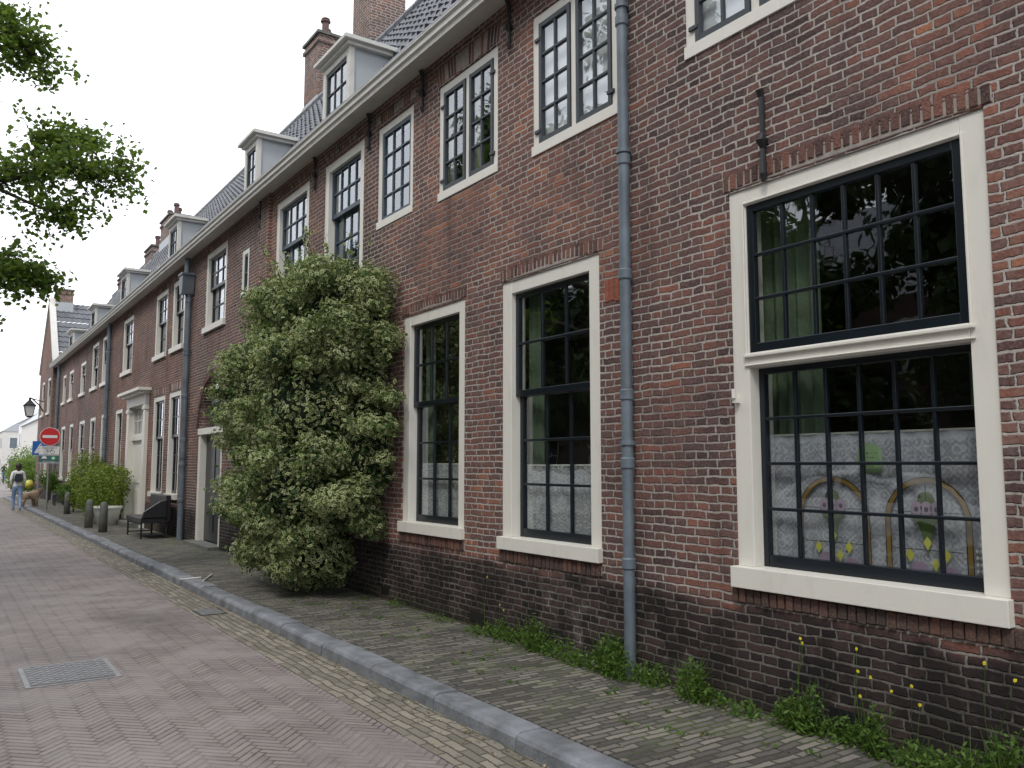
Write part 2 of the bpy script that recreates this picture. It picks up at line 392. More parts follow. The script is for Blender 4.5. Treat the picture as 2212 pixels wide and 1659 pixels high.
# ------------------------------------------------------------------ houses
def wallpanel(name,parent,y0,y1,z0,z1,ops,mat,x=W,depth=.22,top=None):
    ys=sorted(set([y0,y1]+[v for o in ops for v in o[:2]])); zs=sorted(set([z0,z1]+[v for o in ops for v in o[2:4]]))
    b=MB()
    for i in range(len(ys)-1):
        for j in range(len(zs)-1):
            cy=(ys[i]+ys[i+1])/2; cz=(zs[j]+zs[j+1])/2
            if any(o[0]<cy<o[1] and o[2]<cz<o[3] for o in ops): continue
            b.quad((x,ys[i],zs[j]),(x,ys[i],zs[j+1]),(x,ys[i+1],zs[j+1]),(x,ys[i+1],zs[j]))
    for o in ops:
        a,c,d,e=o[:4]; X=x+depth
        b.quad((x,a,d),(X,a,d),(X,a,e),(x,a,e)); b.quad((x,c,d),(x,c,e),(X,c,e),(X,c,d))
        b.quad((x,a,e),(X,a,e),(X,c,e),(x,c,e)); b.quad((x,a,d),(x,c,d),(X,c,d),(X,a,d))
    return b.obj(name,[mat],parent,smooth='raw')
def sash(b,x,y0,y1,z0,z1,cols,rows,mi=1,st=.045,rt=.045,rb=.06,bar=.022,gl=2,th=.045):
    b.box(x,x+th,y0,y0+st,z0,z1,mi); b.box(x,x+th,y1-st,y1,z0,z1,mi)
    b.box(x+.002,x+th,y0+st,y1-st,z1-rt,z1,mi); b.box(x+.002,x+th,y0+st,y1-st,z0,z0+rb,mi)
    a,c=y0+st,y1-st; d,e=z0+rb,z1-rt
    for i in range(1,cols):
        yy=a+(c-a)*i/cols; b.box(x+.008,x+th-.006,yy-bar/2,yy+bar/2,d,e,mi)
    for i in range(1,rows):
        zz=d+(e-d)*i/rows; b.box(x+.005,x+th-.009,a,c,zz-bar/2,zz+bar/2,mi)
    for i in range(cols):
        for j in range(rows):
            ya=a+(c-a)*i/cols; yb=a+(c-a)*(i+1)/cols; za=d+(e-d)*j/rows; zb=d+(e-d)*(j+1)/rows
            t=random.uniform(-.0009,.0009); u=random.uniform(-.0008,.0008); X=x+.024
            b.quad((X+t+u,ya,za),(X-t+u,yb,za),(X-t-u,yb,zb),(X+t-u,ya,zb),gl)
def drape(b,x,y0,y1,z0,z1,mi,amp=.015,per=.07):
    n=max(8,int((y1-y0)/per*6)); ph=random.random()*6
    vs=[];fs=[]
    for i in range(n+1):
        yy=y0+(y1-y0)*i/n; xx=x+amp*math.sin(yy/per*6.28+ph)+amp*.5*math.sin(yy/per*2.3+ph*2)
        vs+=[(xx,yy,z0),(xx,yy,z1)]
    for i in range(n): fs.append((2*i,2*i+1,2*i+3,2*i+2))
    b.add(vs,fs,mi)
WM=[M_CREAM,M_DARK,M_GLASS,M_ROOM,M_SHEER,M_SKYBLIND,M_DRAPE,M_LACE,M_GREYS,M_BLUES]
def room(b,y0,y1,z0,z1,d=.9):
    x0=W+.225; x1=W+d
    b.quad((x1,y0,z0),(x1,y1,z0),(x1,y1,z1),(x1,y0,z1),3)
    b.quad((x0,y0,z0),(x1,y0,z0),(x1,y0,z1),(x0,y0,z1),3); b.quad((x0,y1,z0),(x1,y1,z0),(x1,y1,z1),(x0,y1,z1),3)
    b.quad((x0,y0,z0),(x1,y0,z0),(x1,y1,z0),(x0,y1,z0),3); b.quad((x0,y0,z1),(x1,y0,z1),(x1,y1,z1),(x0,y1,z1),3)
def frame(b,y0,y1,z0,z1,pw=.13,hw=.115,sh=.11,x0=None,x1=None,sill=.05):
    x0=W+.012; x1=W+.17
    b.box(x0,x1,y0,y0+pw,z0+sh,z1,0); b.box(x0,x1,y1-pw,y1,z0+sh,z1,0)
    b.box(x0+.002,x1,y0+pw,y1-pw,z1-hw,z1,0)
    b.box(W-sill,x1,y0-.01 if sill>.03 else y0,y1+.01 if sill>.03 else y1,z0,z0+sh,0)
def rollaag(name,parent,y0,y1,z0,z1,rise=.02,proud=.006,bw=.045,gap=.013,tilt=0.):
    b=MB(); x=W-proud; n=int((y1-y0)/(bw+gap)); st=(y1-y0)/n
    b.box(W-.003,W+.05,y0,y1,z0+.004,z1-.012,1)
    for i in range(n):
        yc=y0+st*(i+.5); f=(yc-y0)/(y1-y0)*2-1; dz=rise*(1-f*f)+random.uniform(-.005,.005); jx=random.uniform(-.005,.003)
        sk=tilt*f; hw=(st-gap)/2+random.uniform(-.003,.002)
        b.add([(x+jx,yc-hw-sk,z0+dz),(x+jx,yc+hw-sk,z0+dz),(x+jx,yc+hw+sk,z1+dz),(x+jx,yc-hw+sk,z1+dz),
               (W+.06,yc-hw-sk,z0+dz),(W+.06,yc+hw-sk,z0+dz),(W+.06,yc+hw+sk,z1+dz),(W+.06,yc-hw+sk,z1+dz)],
              [(0,1,2,3),(4,7,6,5),(0,4,5,1),(1,5,6,2),(2,6,7,3),(3,7,4,0)],0)
    return b.obj(name,[M_SOL,M_MORT],parent,bevel=.005)
def win_sash(parent,y0,y1,z0,z1,split,cols,ru,rl,curt=None,near=False,sashmi=1,pw=.13):
    b=MB(); frame(b,y0,y1,z0,z1,pw=pw)
    a,c=y0+pw,y1-pw; zb=z0+.11; zt=z1-.115
    sash(b,W+.06,a,c,split-.025,zt,cols,ru,sashmi,rb=.055)
    sash(b,W+.107,a,c,zb,split+.02,cols,rl,sashmi,rt=.05,rb=.075)
    room(b,a-.25,c+.25,zb-.1,zt+.1)
    if curt=='half':
        drape(b,W+.182,a,c,zb,zb+(zt-zb)*.29,4,.014,.06); b.box(W+.176,W+.188,a,c,zb+(zt-zb)*.285,zb+(zt-zb)*.292,0)
        drape(b,W+.24,c-.16,c+.05,zb,zt+.05,6,.02); drape(b,W+.24,a-.05,a+.1,zb,zt+.05,6,.02)
    if curt=='sides':
        drape(b,W+.22,a-.05,a+.2,zb,zt+.05,6,.02); drape(b,W+.22,c-.25,c+.05,zb,zt+.05,6,.02)
    if curt=='blind': b.box(W+.18,W+.185,a,c,zb+(zt-zb)*.4,zt,5)
    b.obj('sash_window',WM,parent,bevel=.004 if near else 0)
    return (y0,y1,z0,z1)
def win_case(parent,y0,y1,z0,z1,cols,rows,leaves=2,mi=8,curt=None,near=True,fw=.09):
    b=MB(); frame(b,y0,y1,z0,z1,pw=fw,hw=.09,sh=.09,sill=.012)
    a,c=y0+fw,y1-fw; zb=z0+.09; zt=z1-.09
    if leaves==2:
        mid=(a+c)/2; b.box(W+.014,W+.15,mid-.035,mid+.035,zb,zt,0)
        for (p,q) in ((a,mid-.035),(mid+.035,c)): sash(b,W+.0,p+.004,q-.004,zb+.004,zt-.004,cols,rows,mi,st=.04,rb=.05)
        for p in (a,c):
            for zz in (zb+.12,zt-.15): b.box(W-.008,W+.02,p-.03,p+.05,zz-.015,zz+.015,mi)
    else: sash(b,W+.02,a,c,zb,zt,cols,rows,mi,st=.042,rb=.05)
    room(b,a-.2,c+.2,zb-.1,zt+.1)
    if curt=='blind': b.box(W+.075,W+.08,a,c,zb,zt,5)  # white sheet close behind the panes, painting in the bright sky reflection
    if curt=='part': drape(b,W+.2,a,a+(c-a)*.35,zb,zt,5,.02)
    b.obj('casement_window',WM,parent,bevel=.004 if near else 0)
    return (y0,y1,z0,z1)
def roof(parent,y0,y1,ridge=(6.4,9.42)):
    xa,za=4.12,6.0; xb,zb=ridge; L=math.hypot(xb-xa,zb-za); nr=int(L/.29); per=.225
    nx=-(zb-za)/L; nz=(xb-xa)/L
    ny=int((y1-y0)/per*6); ys=np.linspace(y0,y1,ny+1)
    prof=np.sin(ys/per*2*math.pi); prof=.032*np.where(prof>0,np.abs(prof)**.8,-.45*np.abs(prof))
    vs=[]
    for r in range(nr):
        for e,lift in ((0,.035),(1,.0)):
            t=(r+e)/nr; lx=xa+(xb-xa)*t; lz=za+(zb-za)*t
            jit=np.repeat(RNG.uniform(-.006,.006,ny//6+2),6)[:ny+1]
            off=prof+lift+jit
            vs.append(np.stack([lx+nx*off,ys,lz+nz*off],1))
    Vv=np.concatenate(vs); n=ny+1; fs=[]
    for r in range(2*nr-1):
        a=r*n+np.arange(ny); fs.append(np.stack([a,a+1,a+1+n,a+n],1))
    fs=np.concatenate(fs)
    me=bpy.data.meshes.new('tiled_roof'); me.from_pydata(Vv.tolist(),[],fs.tolist()); me.materials.append(M_TILE)
    o=link(bpy.data.objects.new('tiled_roof',me),parent)
    b=MB(); b.quad((xb,y0,zb),(xb,y1,zb),(xb+3.2,y1,za),(xb+3.2,y0,za)); 
    k=y0
    while k<y1-.01:
        e=min(k+.36,y1); b.tube([(xb,k,zb+.02),(xb,e-.02,zb+.035)],.1,0,8); k+=.36
    b.obj('roof_back_and_ridge',[M_TILE],parent)
def cornice(parent,y0,y1):
    b=MB()
    b.prism([(W+.02,5.975),(4.02,5.93),(3.99,5.905),(3.955,5.90),(3.95,5.94),(3.925,5.96),(3.925,6.01),(3.90,6.03),(3.90,6.05),(4.3,6.06),(4.3,5.975)],'y',y0,y1,0)
    b.box(3.897,4.0,y0,y1,6.051,6.062,1)
    b.obj('eaves_cornice',[M_CREAM2,M_ZINC],parent)
def dormer(parent,y0,y1,zt=7.32,cols=3,rows=3):
    b=MB(); x=4.3; zb=6.12
    dep=(zt-6.0)/1.5
    b.box(x,x+dep+.1,y0+.03,y0+.07,zb,zt-.1,1); b.box(x,x+dep+.1,y1-.07,y1-.03,zb,zt-.1,1)
    b.box(x-.02,x+.06,y0,y0+.09,zb,zt-.1,0); b.box(x-.02,x+.06,y1-.09,y1,zb,zt-.1,0)
    b.box(x-.018,x+.06,y0+.09,y1-.09,zb,zb+.09,0); b.box(x-.018,x+.06,y0+.09,y1-.09,zt-.2,zt-.1,0)
    sash(b,x,y0+.09,y1-.09,zb+.09,zt-.2,cols,rows,2,gl=3,st=.035,rb=.04,bar=.018)
    b.box(x+.25,x+.26,y0+.07,y1-.07,zb,zt-.1,4)
    b.box(x-.07,x+dep+.15,y0-.05,y1+.05,zt-.1,zt-.05,0); b.box(x-.13,x+dep+.2,y0-.11,y1+.11,zt-.05,zt,0)
    b.box(x-.11,x+dep+.2,y0-.09,y1+.09,zt,zt+.02,1)
    b.obj('dormer',[M_CREAM2,M_ZINC,M_GREYS,M_GLASS,M_ROOM],parent,bevel=.004)
def chimney(parent,x0,x1,y0,y1,zt,pots=2,zb=8.4):
    b=MB(); b.box(x0,x1,y0,y1,zb,zt-.25,0)
    b.box(x0-.04,x1+.04,y0-.04,y1+.04,zt-.25,zt-.17,0); b.box(x0,x1,y0,y1,zt-.17,zt-.06,0); b.box(x0-.05,x1+.05,y0-.05,y1+.05,zt-.06,zt,1)
    b.box(x0-.025,x1+.025,y0-.025,y1+.025,zb,9.62 if zt>10.3 else 9.35,2)
    for i in range(pots):
        yy=y0+(y1-y0)*(i+.5)/pots; xx=(x0+x1)/2+(.1 if i%2 else -.1)
        b.tube([(xx,yy,zt),(xx,yy,zt+.34)],[.08,.075],3,10); b.tube([(xx,yy,zt+.34),(xx,yy,zt+.38)],[.11,.11],3,10); b.tube([(xx,yy,zt+.41),(xx,yy,zt+.43)],[.10,.08],3,10)
        b.tube([(xx,yy,zt+.38),(xx,yy,zt+.42)],[.03,.03],3,6)
    b.obj('chimney',[M_CHIM,M_CONC,M_ZINC,M_CLAY],parent)
def anchor(parent,y,z0,z1):
    b=MB(); h=z1-z0; zc=z0+h*.42
    b.tube([(W-.03,y,z0-.02),(W-.035,y,z0+.03),(W-.03,y,zc-.05),(W-.045,y,zc),(W-.03,y,zc+.05),(W-.03,y,z1-.05),(W-.05,y+.0,z1)],[.012,.024,.016,.035,.017,.020,.026],0,8)
    b.box(W-.035,W+.03,y-.02,y+.02,zc-.02,zc+.02,0)
    b.obj('wall_anchor',[M_IRON],parent,smooth=False)
def downpipe(name,y,r,z1,hopper=False):
    e=empty(name); b=MB(); x=W-r-.03
    top=z1
    if hopper:
        b.prism([(y-.13,z1-.28),(y-.09,z1-.42),(y+.09,z1-.42),(y+.13,z1-.28),(y+.15,z1),(y-.15,z1)],'x',W-.26,W-.02,0)
        b.tube([(W-.14,y,z1),(W-.14,y,5.9)],r*.9,0,14); top=z1-.4; 
        b.box(W-.28,W-.01,y-.17,y+.17,z1-.03,z1+.01,0)
    b.tube([(x,y,PV-.02),(x,y,top)],r,0,20)
    for zz in [0.9,1.62,2.12,3.02,3.9,5.0]:
        if zz<top-.1:
            b.tube([(x,y,zz-.045),(x,y,zz-.035),(x,y,zz+.03),(x,y,zz+.04)],[r+.002,r+.010,r+.010,r+.002],0,20)
    for zz in [1.75,3.95,5.1]:
        if zz<top: b.tube([(x,y,zz),(x,y,zz+.03)],r+.014,0,16); b.box(x,W+.02,y-.015,y+.015,zz,zz+.03,0)
    o=b.obj('pipe',[M_PIPE],e); 
    for p in o.data.polygons: p.use_smooth=True
    md=o.modifiers.new('es','EDGE_SPLIT'); md.split_angle=R(35)
    return e

# ---- house 1 (right, around camera)
h1=empty('brick_house'); ops=[]
def bigwin(parent,y0=1.975,y1=3.62):
    b=MB(); z0,z1=.84,3.39
    frame(b,y0,y1,z0,z1,pw=.13,hw=.11,sh=.13,sill=.055)
    a,c=y0+.13,y1-.13
    b.box(W+.01,W+.17,a,c,2.22,2.315,0); b.box(W-.012,W+.01,a-.03,c+.03,2.285,2.305,0); b.box(W-.004,W+.01,a-.03,c+.03,2.23,2.24,0)
    b.box(W-.004,W+.0115,a-.02,a-.006,2.3,3.29,0); b.box(W-.004,W+.0115,c+.006,c+.02,2.3,3.29,0); b.box(W-.0035,W+.0115,a-.02,c+.02,3.285,3.298,0)
    sash(b,W+.022,a,c,2.315,3.28,6,3,1,st=.05,rt=.05,rb=.06,bar=.02)
    sash(b,W+.10,a,c,.97,2.22,6,4,1,st=.04,rt=.04,rb=.075,bar=.02)
    room(b,a-.5,c+.5,.87,3.36,1.8)
    drape(b,W+.185,a,c,.97,1.79,7,.005,.16); b.box(W+.178,W+.192,a-.01,c+.01,1.785,1.797,0)
    drape(b,W+.30,c-.33,c+.1,1.7,3.4,6,.02,.09); drape(b,W+.30,a-.1,a+.15,1.9,3.4,6,.02,.09)
    b.obj('cross_window',WM,parent,bevel=.004)
    s=MB(); X=W+.165
    def arc(yc,zc,r0,r1,a0,a1,mi,n=20,x=X):
        vs=[];fs=[]
        for i in range(n+1):
            t=a0+(a1-a0)*i/n
            vs+=[(x,yc+r0*math.cos(t),zc+r0*math.sin(t)),(x,yc+r1*math.cos(t),zc+r1*math.sin(t))]
        for i in range(n): fs.append((2*i,2*i+1,2*i+3,2*i+2))
        s.add(vs,fs,mi)
    def disc(yc,zc,ry,rz,mi,x):
        s.add([(x,yc+ry*math.cos(t*math.pi/8),zc+rz*math.sin(t*math.pi/8)) for t in range(16)],[tuple(range(16))],mi)
    def dia(yc,zc,ry,rz,mi,x): s.add([(x,yc-ry,zc),(x,yc,zc-rz),(x,yc+ry,zc),(x,yc,zc+rz*.8)],[(0,1,2,3)],mi)
    for yc in (3.03,2.46):
        zc=1.30
        arc(yc,zc,.21,.235,0,math.pi,0); arc(yc,zc,.235,.240,0,math.pi,4,x=X-.001); arc(yc,zc,.205,.21,0,math.pi,4,x=X-.001)
        for sgn in (-1,1):
            ya=yc+sgn*.21; yb=yc+sgn*.235; s.quad((X,ya,1.0),(X,yb,1.0),(X,yb,zc),(X,ya,zc),0)
            s.quad((X-.001,yb,1.0),(X-.001,yb+sgn*.005,1.0),(X-.001,yb+sgn*.005,zc),(X-.001,yb,zc),4)
            s.quad((X-.001,ya-sgn*.005,1.0),(X-.001,ya,1.0),(X-.001,ya,zc),(X-.001,ya-sgn*.005,zc),4)
        disc(yc,1.345,.085,.075,1,X-.001); disc(yc,1.41,.05,.05,1,X-.0012)
        for k in (-.055,0,.055): disc(yc+k,1.37,.033,.038,2,X-.002); disc(yc+k,1.365,.012,.014,4,X-.0025)
        s.add([(X-.0022,yc-.05,1.30),(X-.0022,yc,1.12),(X-.0022,yc+.05,1.30)],[(0,1,2)],1)
        for (dy,dz) in ((-.1,1.13),(0,1.19),(.1,1.12),(-.04,1.08)): dia(yc+dy,dz,.024,.04,3,X-.003)
        disc(yc+.05,1.055,.05,.035,2,X-.0021); disc(yc-.12,1.04,.045,.03,2,X-.0021)
        for (p,q) in (((-.2,1.35),(.2,1.35)),((-.19,1.15),(.19,1.15))):
            s.quad((X-.0015,yc+p[0],p[1]-.002),(X-.0015,yc+q[0],q[1]-.002),(X-.0015,yc+q[0],q[1]+.002),(X-.0015,yc+p[0],p[1]+.002),4)
        s.quad((X-.0015,yc-.003,1.4),(X-.0015,yc+.003,1.4),(X-.0015,yc+.003,1.51),(X-.0015,yc-.003,1.51),4)
    for i in range(5):
        for j in range(7):
            yy=2.14+.022*i; zz=1.03+.034*j
            if i+j*.6<6: dia(yy,zz,.009,.014,6,X+.004)
    Xc=W+.16
    s.add([(Xc,2.70,1.56),(Xc,2.85,1.56),(Xc,2.85,1.68),(Xc,2.835,1.705),(Xc,2.80,1.725),(Xc,2.75,1.725),(Xc,2.715,1.705),(Xc,2.70,1.68)],[tuple(range(8))],5)
    for k in range(4):
        zz=1.67-.025*k; yy=2.725+.01*k
        while yy<2.815:
            l=random.uniform(.008,.02); s.quad((Xc-.001,yy,zz),(Xc-.001,yy+l,zz+random.uniform(-.004,.004)),(Xc-.001,yy+l,zz+.003),(Xc-.001,yy,zz+.003),4); yy+=l+.006
    s.obj('window_decorations',[M_GOLD,M_SG,M_SP,M_SY,M_BLACK,M_CARD,M_WHITE],parent,smooth='raw')
    return (y0,y1,z0,z1)
ops.append(bigwin(h1))
ops.append(win_case(h1,2.75,3.97,4.46,5.72,2,4,2,8,'blind'))
ops.append(win_sash(h1,-1.2,.2,.86,3.3,2.25,3,2,3,'half'))
ops.append(win_case(h1,.4,1.6,4.4,5.66,2,4,2,8))
ops.append(win_sash(h1,-4.6,-3.2,.86,3.3,2.25,3,2,3,'half'))
wallpanel('front_wall',h1,-9,4.6,-.1,5.99,ops,M_BR)
rollaag('window_arch',h1,1.93,3.66,3.40,3.50,.035,.008); rollaag('sill_bricks',h1,1.9,3.66,.745,.83,0,.02,tilt=0)
rollaag('window_arch_side',h1,-1.25,.25,3.31,3.41,.02)
roof(h1,-9,4.6); cornice(h1,-9,4.6); anchor(h1,3.3,3.40,3.98); anchor(h1,.1,3.5,4.1)
b=MB(); b.quad((W,-9,-.1),(9.5,-9,-.1),(9.5,-9,6),(W,-9,6)); b.add([(W,-9,6),(9.5,-9,6),(6.4,-9,9.42)],[(0,1,2)]); b.obj('side_wall',[M_BR],h1)
b=MB(); b.box(W-.006,W+.02,2.68,2.98,.13,.25,0)
for k in range(7): b.box(W-.012,W,2.69+k*.042,2.705+k*.042,.13,.25,1)
b.obj('vent_grille',[M_BLACK,M_IRON],h1)
b=MB(); b.box(W-.03,W+.01,3.57,3.60,2.0,2.04,0); b.tube([(W-.035,3.585,2.03),(W-.035,3.585,2.09)],.012,0,8); b.obj('shutter_hook',[M_CREAM],h1)
# ---- house 2
h2=empty('brick_house'); ops=[]
ops.append(win_sash(h2,4.93,6.31,.86,3.275,2.245,3,2,3,'half',True,pw=.14))
ops.append(win_sash(h2,6.96,8.27,.89,3.25,2.26,3,2,3,'half',True,pw=.13))
ops.append(win_case(h2,4.62+.05,5.82,4.33,5.63,2,4,2,8,'blind'))
ops.append(win_case(h2,6.38,7.52,4.37,5.63,2,4,2,8,None))
ops.append(win_case(h2,8.1,9.02,4.42,5.68,3,4,1,9,None))
ops.append(win_sash(h2,9.42,10.72,3.45,5.72,4.97,4,2,4,'sides',sashmi=9))
ops.append(win_sash(h2,11.3,12.72,3.45,5.72,4.97,4,2,4,'sides',sashmi=9))
ops.append(win_case(h2,14.08,14.5,4.5,5.35,1,2,1,8,None,False,.1))
ops.append(win_sash(h2,15.42,16.88,4.18,5.78,5.05,3,2,2,'blind'))
ops.append(win_sash(h2,12.2,13.4,.9,3.2,2.2,3,2,3,'half'))
yd0,yd1=15.35,17.1
b=MB(); b.box(W+.02,W+.2,yd0,yd0+.16,PV,2.2,0); b.box(W+.02,W+.2,yd1-.16,yd1,PV,2.2,0); b.box(W+.0,W+.2,yd0,yd1,2.2,2.32,0)
b.box(W+.14,W+.18,yd0+.16,yd1-.16,PV+.02,2.2,1)
for (a,c) in ((yd0+.25,16.18),(16.28,yd1-.25)):
    b.box(W+.128,W+.14,a,c,.35,1.0,1); b.box(W+.128,W+.14,a,c,1.15,2.05,1)
b.box(W-.2,W+.1,yd0-.05,yd1+.05,PV,PV+.06,10)
b.tube([(W+.1,16.1,1.1),(W+.1,16.1,1.16)],.03,0,8)
yc=(yd0+yd1)/2; r=.86
poly=[(yc+r*math.cos(t*math.pi/16),2.32+r*1.12*math.sin(t*math.pi/16)) for t in range(17)]
b.add([(W+.16,p[0],p[1]) for p in poly],[tuple(range(17))],2); b.add([(W+.3,p[0],p[1]) for p in poly],[tuple(range(17))],3)
for i in range(1,8):
    t=i*math.pi/8; b.tube([(W+.15,yc,2.33),(W+.15,yc+r*math.cos(t),2.32+r*1.12*math.sin(t))],.013,9,6)
b.tube([(W+.15,yc+.45*math.cos(t*math.pi/12),2.32+.45*1.12*math.sin(t*math.pi/12)) for t in range(13)],.013,9,6)
b.obj('entrance_door',WM+[M_CONC],h2)
b=MB(); n=24
arcp=[(yc+.875*math.cos(t*math.pi/n),2.32+.96*math.sin(t*math.pi/n)) for t in range(n+1)]
for i in range(n):
    p,q=arcp[i],arcp[i+1]; b.quad((W+.001,p[0],p[1]),(W+.001,q[0],q[1]),(W+.001,q[0],3.3),(W+.001,p[0],3.3),0)
    b.quad((W+.001,p[0],p[1]),(W+.001,q[0],q[1]),(W+.2,q[0],q[1]),(W+.2,p[0],p[1]),0)
    b2=1.13; cp=lambda s:(yc+(s[0]-yc)*b2,2.32+(s[1]-2.32)*b2)
    P,Q=cp(p),cp(q); e=.1
    pa=(p[0]+(q[0]-p[0])*e,p[1]+(q[1]-p[1])*e); qa=(q[0]-(q[0]-p[0])*e,q[1]-(q[1]-p[1])*e); Pa=(P[0]+(Q[0]-P[0])*e,P[1]+(Q[1]-P[1])*e); Qa=(Q[0]-(Q[0]-P[0])*e,Q[1]-(Q[1]-P[1])*e)
    b.add([(W-.008,)+pa,(W-.008,)+qa,(W-.008,)+Qa,(W-.008,)+Pa,(W+.02,)+pa,(W+.02,)+qa,(W+.02,)+Qa,(W+.02,)+Pa],[(0,1,2,3),(0,4,5,1),(1,5,6,2),(2,6,7,3),(3,7,4,0)],1)
b.obj('door_arch',[M_BR,M_SOL],h2)
ops.append((yd0,yd1,PV-.02,3.3))
wallpanel('front_wall',h2,4.6,17.9,-.1,5.99,ops,M_BR)
rollaag('window_arch',h2,4.88,6.34,3.285,3.39,.03); rollaag('window_arch',h2,6.92,8.31,3.26,3.36,.03)
rollaag('sill_bricks',h2,4.93,6.33,.755,.85,0,.018); rollaag('sill_bricks',h2,6.95,8.3,.785,.88,0,.018)
for (a,c) in ((8.1,9.02),(6.38,7.52),(9.42,10.72),(11.3,12.72),(15.42,16.88)): rollaag('flat_arch',h2,a-.05,c+.05,5.73 if a<9.2 and a>8 else (5.65 if a<8 else 5.79),5.86,.0,.003,tilt=.02)
roof(h2,4.6,17.9); cornice(h2,4.6,17.9)
for y in (6.15,7.85,9.23,11.02,13.42): anchor(h2,y,5.5,5.95)
b=MB(); b.box(W-.006,W+.02,6.6,6.84,.15,.24,0); b.box(W-.006,W+.02,8.55,8.75,.17,.25,0); b.obj('vent_grille',[M_BLACK],h2)
b=MB()
for k in range(4): b.box(W-.007,W+.01,4.64+k*.058,4.685+k*.058,2.86+random.uniform(-.01,.01),3.04,0)
b.obj('orange_brick_patch',[M_ORANGE],h2,bevel=.004)
dormer(h2,10.08,11.0,7.34); dormer(h2,14.0,14.7,7.36,2,3); dormer(h2,5.6,6.5,7.34)
chimney(h2,6.35,7.1,14.0,14.8,12.3,2); chimney(h2,6.4,7.05,16.75,17.6,11.1,2)
b=MB(); b.box(W-.05,W+.02,12.95,13.35,3.2,5.96,0); b.obj('brick_pier',[M_BR],h2)
# ---- house 3
h3=empty('brick_house'); ops=[]
for (a,c) in ((18.55,19.72),(20.2,21.5),(24.3,25.8)): ops.append(win_sash(h3,a,c,4.1,5.72,5.0,2,2,2,random.choice(['blind',None])))
for (a,c) in ((18.6,19.72),(20.1,21.35)): ops.append(win_sash(h3,a,c,.88,3.22,2.25,3,2,3,'half'))
b=MB(); a,c=21.85,24.25
b.box(W-.08,W+.1,a,a+.28,PV,3.12,0); b.box(W-.08,W+.1,c-.28,c,PV,3.12,0); b.box(W-.10,W+.1,a-.03,a+.31,PV,.4,0); b.box(W-.10,W+.1,c-.31,c+.03,PV,.4,0)
b.box(W-.10,W+.1,a-.03,a+.31,2.98,3.08,0); b.box(W-.10,W+.1,c-.31,c+.03,2.98,3.08,0)
b.box(W-.09,W+.1,a-.02,c+.02,3.12,3.36,0); b.box(W-.2,W+.1,a-.12,c+.12,3.36,3.43,0); b.box(W-.3,W+.1,a-.22,c+.22,3.43,3.5,0)
b.box(W+.02,W+.1,a+.28,c-.28,2.25,2.36,0); b.box(W+.09,W+.14,a+.28,c-.28,PV,2.25,0)
sash(b,W+.05,a+.28,c-.28,2.36,3.12,4,2,0)
for q in (a+.4,a+1.25): b.box(W+.075,W+.09,q,q+.7,.3,1.0,0); b.box(W+.075,W+.09,q,q+.7,1.15,2.1,0)
b.box(W-.35,W+.1,a+.1,c-.1,PV,PV+.12,10); room(b,a+.2,c-.2,2.2,3.2)
b.obj('door_portal',WM+[M_CONC],h3)
ops.append((a+.2,c-.2,PV,3.2))
b=MB(); frame(b,25.4,26.5,PV,3.2,sill=.0); b.box(W+.1,W+.14,25.5,26.4,PV,2.2,1); sash(b,W+.1,25.53,26.37,2.25,3.08,2,2,1); room(b,25.3,26.6,2.2,3.2); b.obj('door',WM,h3); ops.append((25.4,26.5,PV,3.2))
wallpanel('front_wall',h3,17.9,27.6,-.1,5.99,ops,M_BR2)
for o in ops[:5]: rollaag('flat_arch',h3,o[0]-.05,o[1]+.05,o[3]+.01,o[3]+.2 if o[3]<4 else o[3]+.13,.0,.003,tilt=.03)
roof(h3,17.9,27.6); cornice(h3,17.9,27.6); dormer(h3,19.75,20.65,7.32); dormer(h3,25.95,26.95,7.3)
# ---- house 4
h4=empty('brick_house'); ops=[]
for (a,c) in ((28.0,29.45),(30.2,31.6),(33.,34.3),(36.2,37.5),(38.5,39.5)): ops.append(win_sash(h4,a,c,4.1,5.7 if a<32 else 5.35,4.9,2,2,2,random.choice(['blind',None])))
for (a,c) in ((28.05,29.1),(30.2,31.4),(32.6,34.),(35.6,36.7),(38.,39.3),(40.4,41.5)): ops.append(win_sash(h4,a,c,1.0,3.2,2.2,2,2,3,'half'))
wallpanel('front_wall',h4,27.6,42,-.1,5.99,ops,M_BR)
roof(h4,27.6,42); cornice(h4,27.6,42); dormer(h4,31.8,32.8,7.2); dormer(h4,37.5,38.7,7.1)
chimney(h4,6.3,7.0,30.3,31.8,10.45,3); chimney(h4,6.3,7.0,33.2,34.5,9.95,2); chimney(h4,6.3,7.0,39.4,40.4,9.9,2)
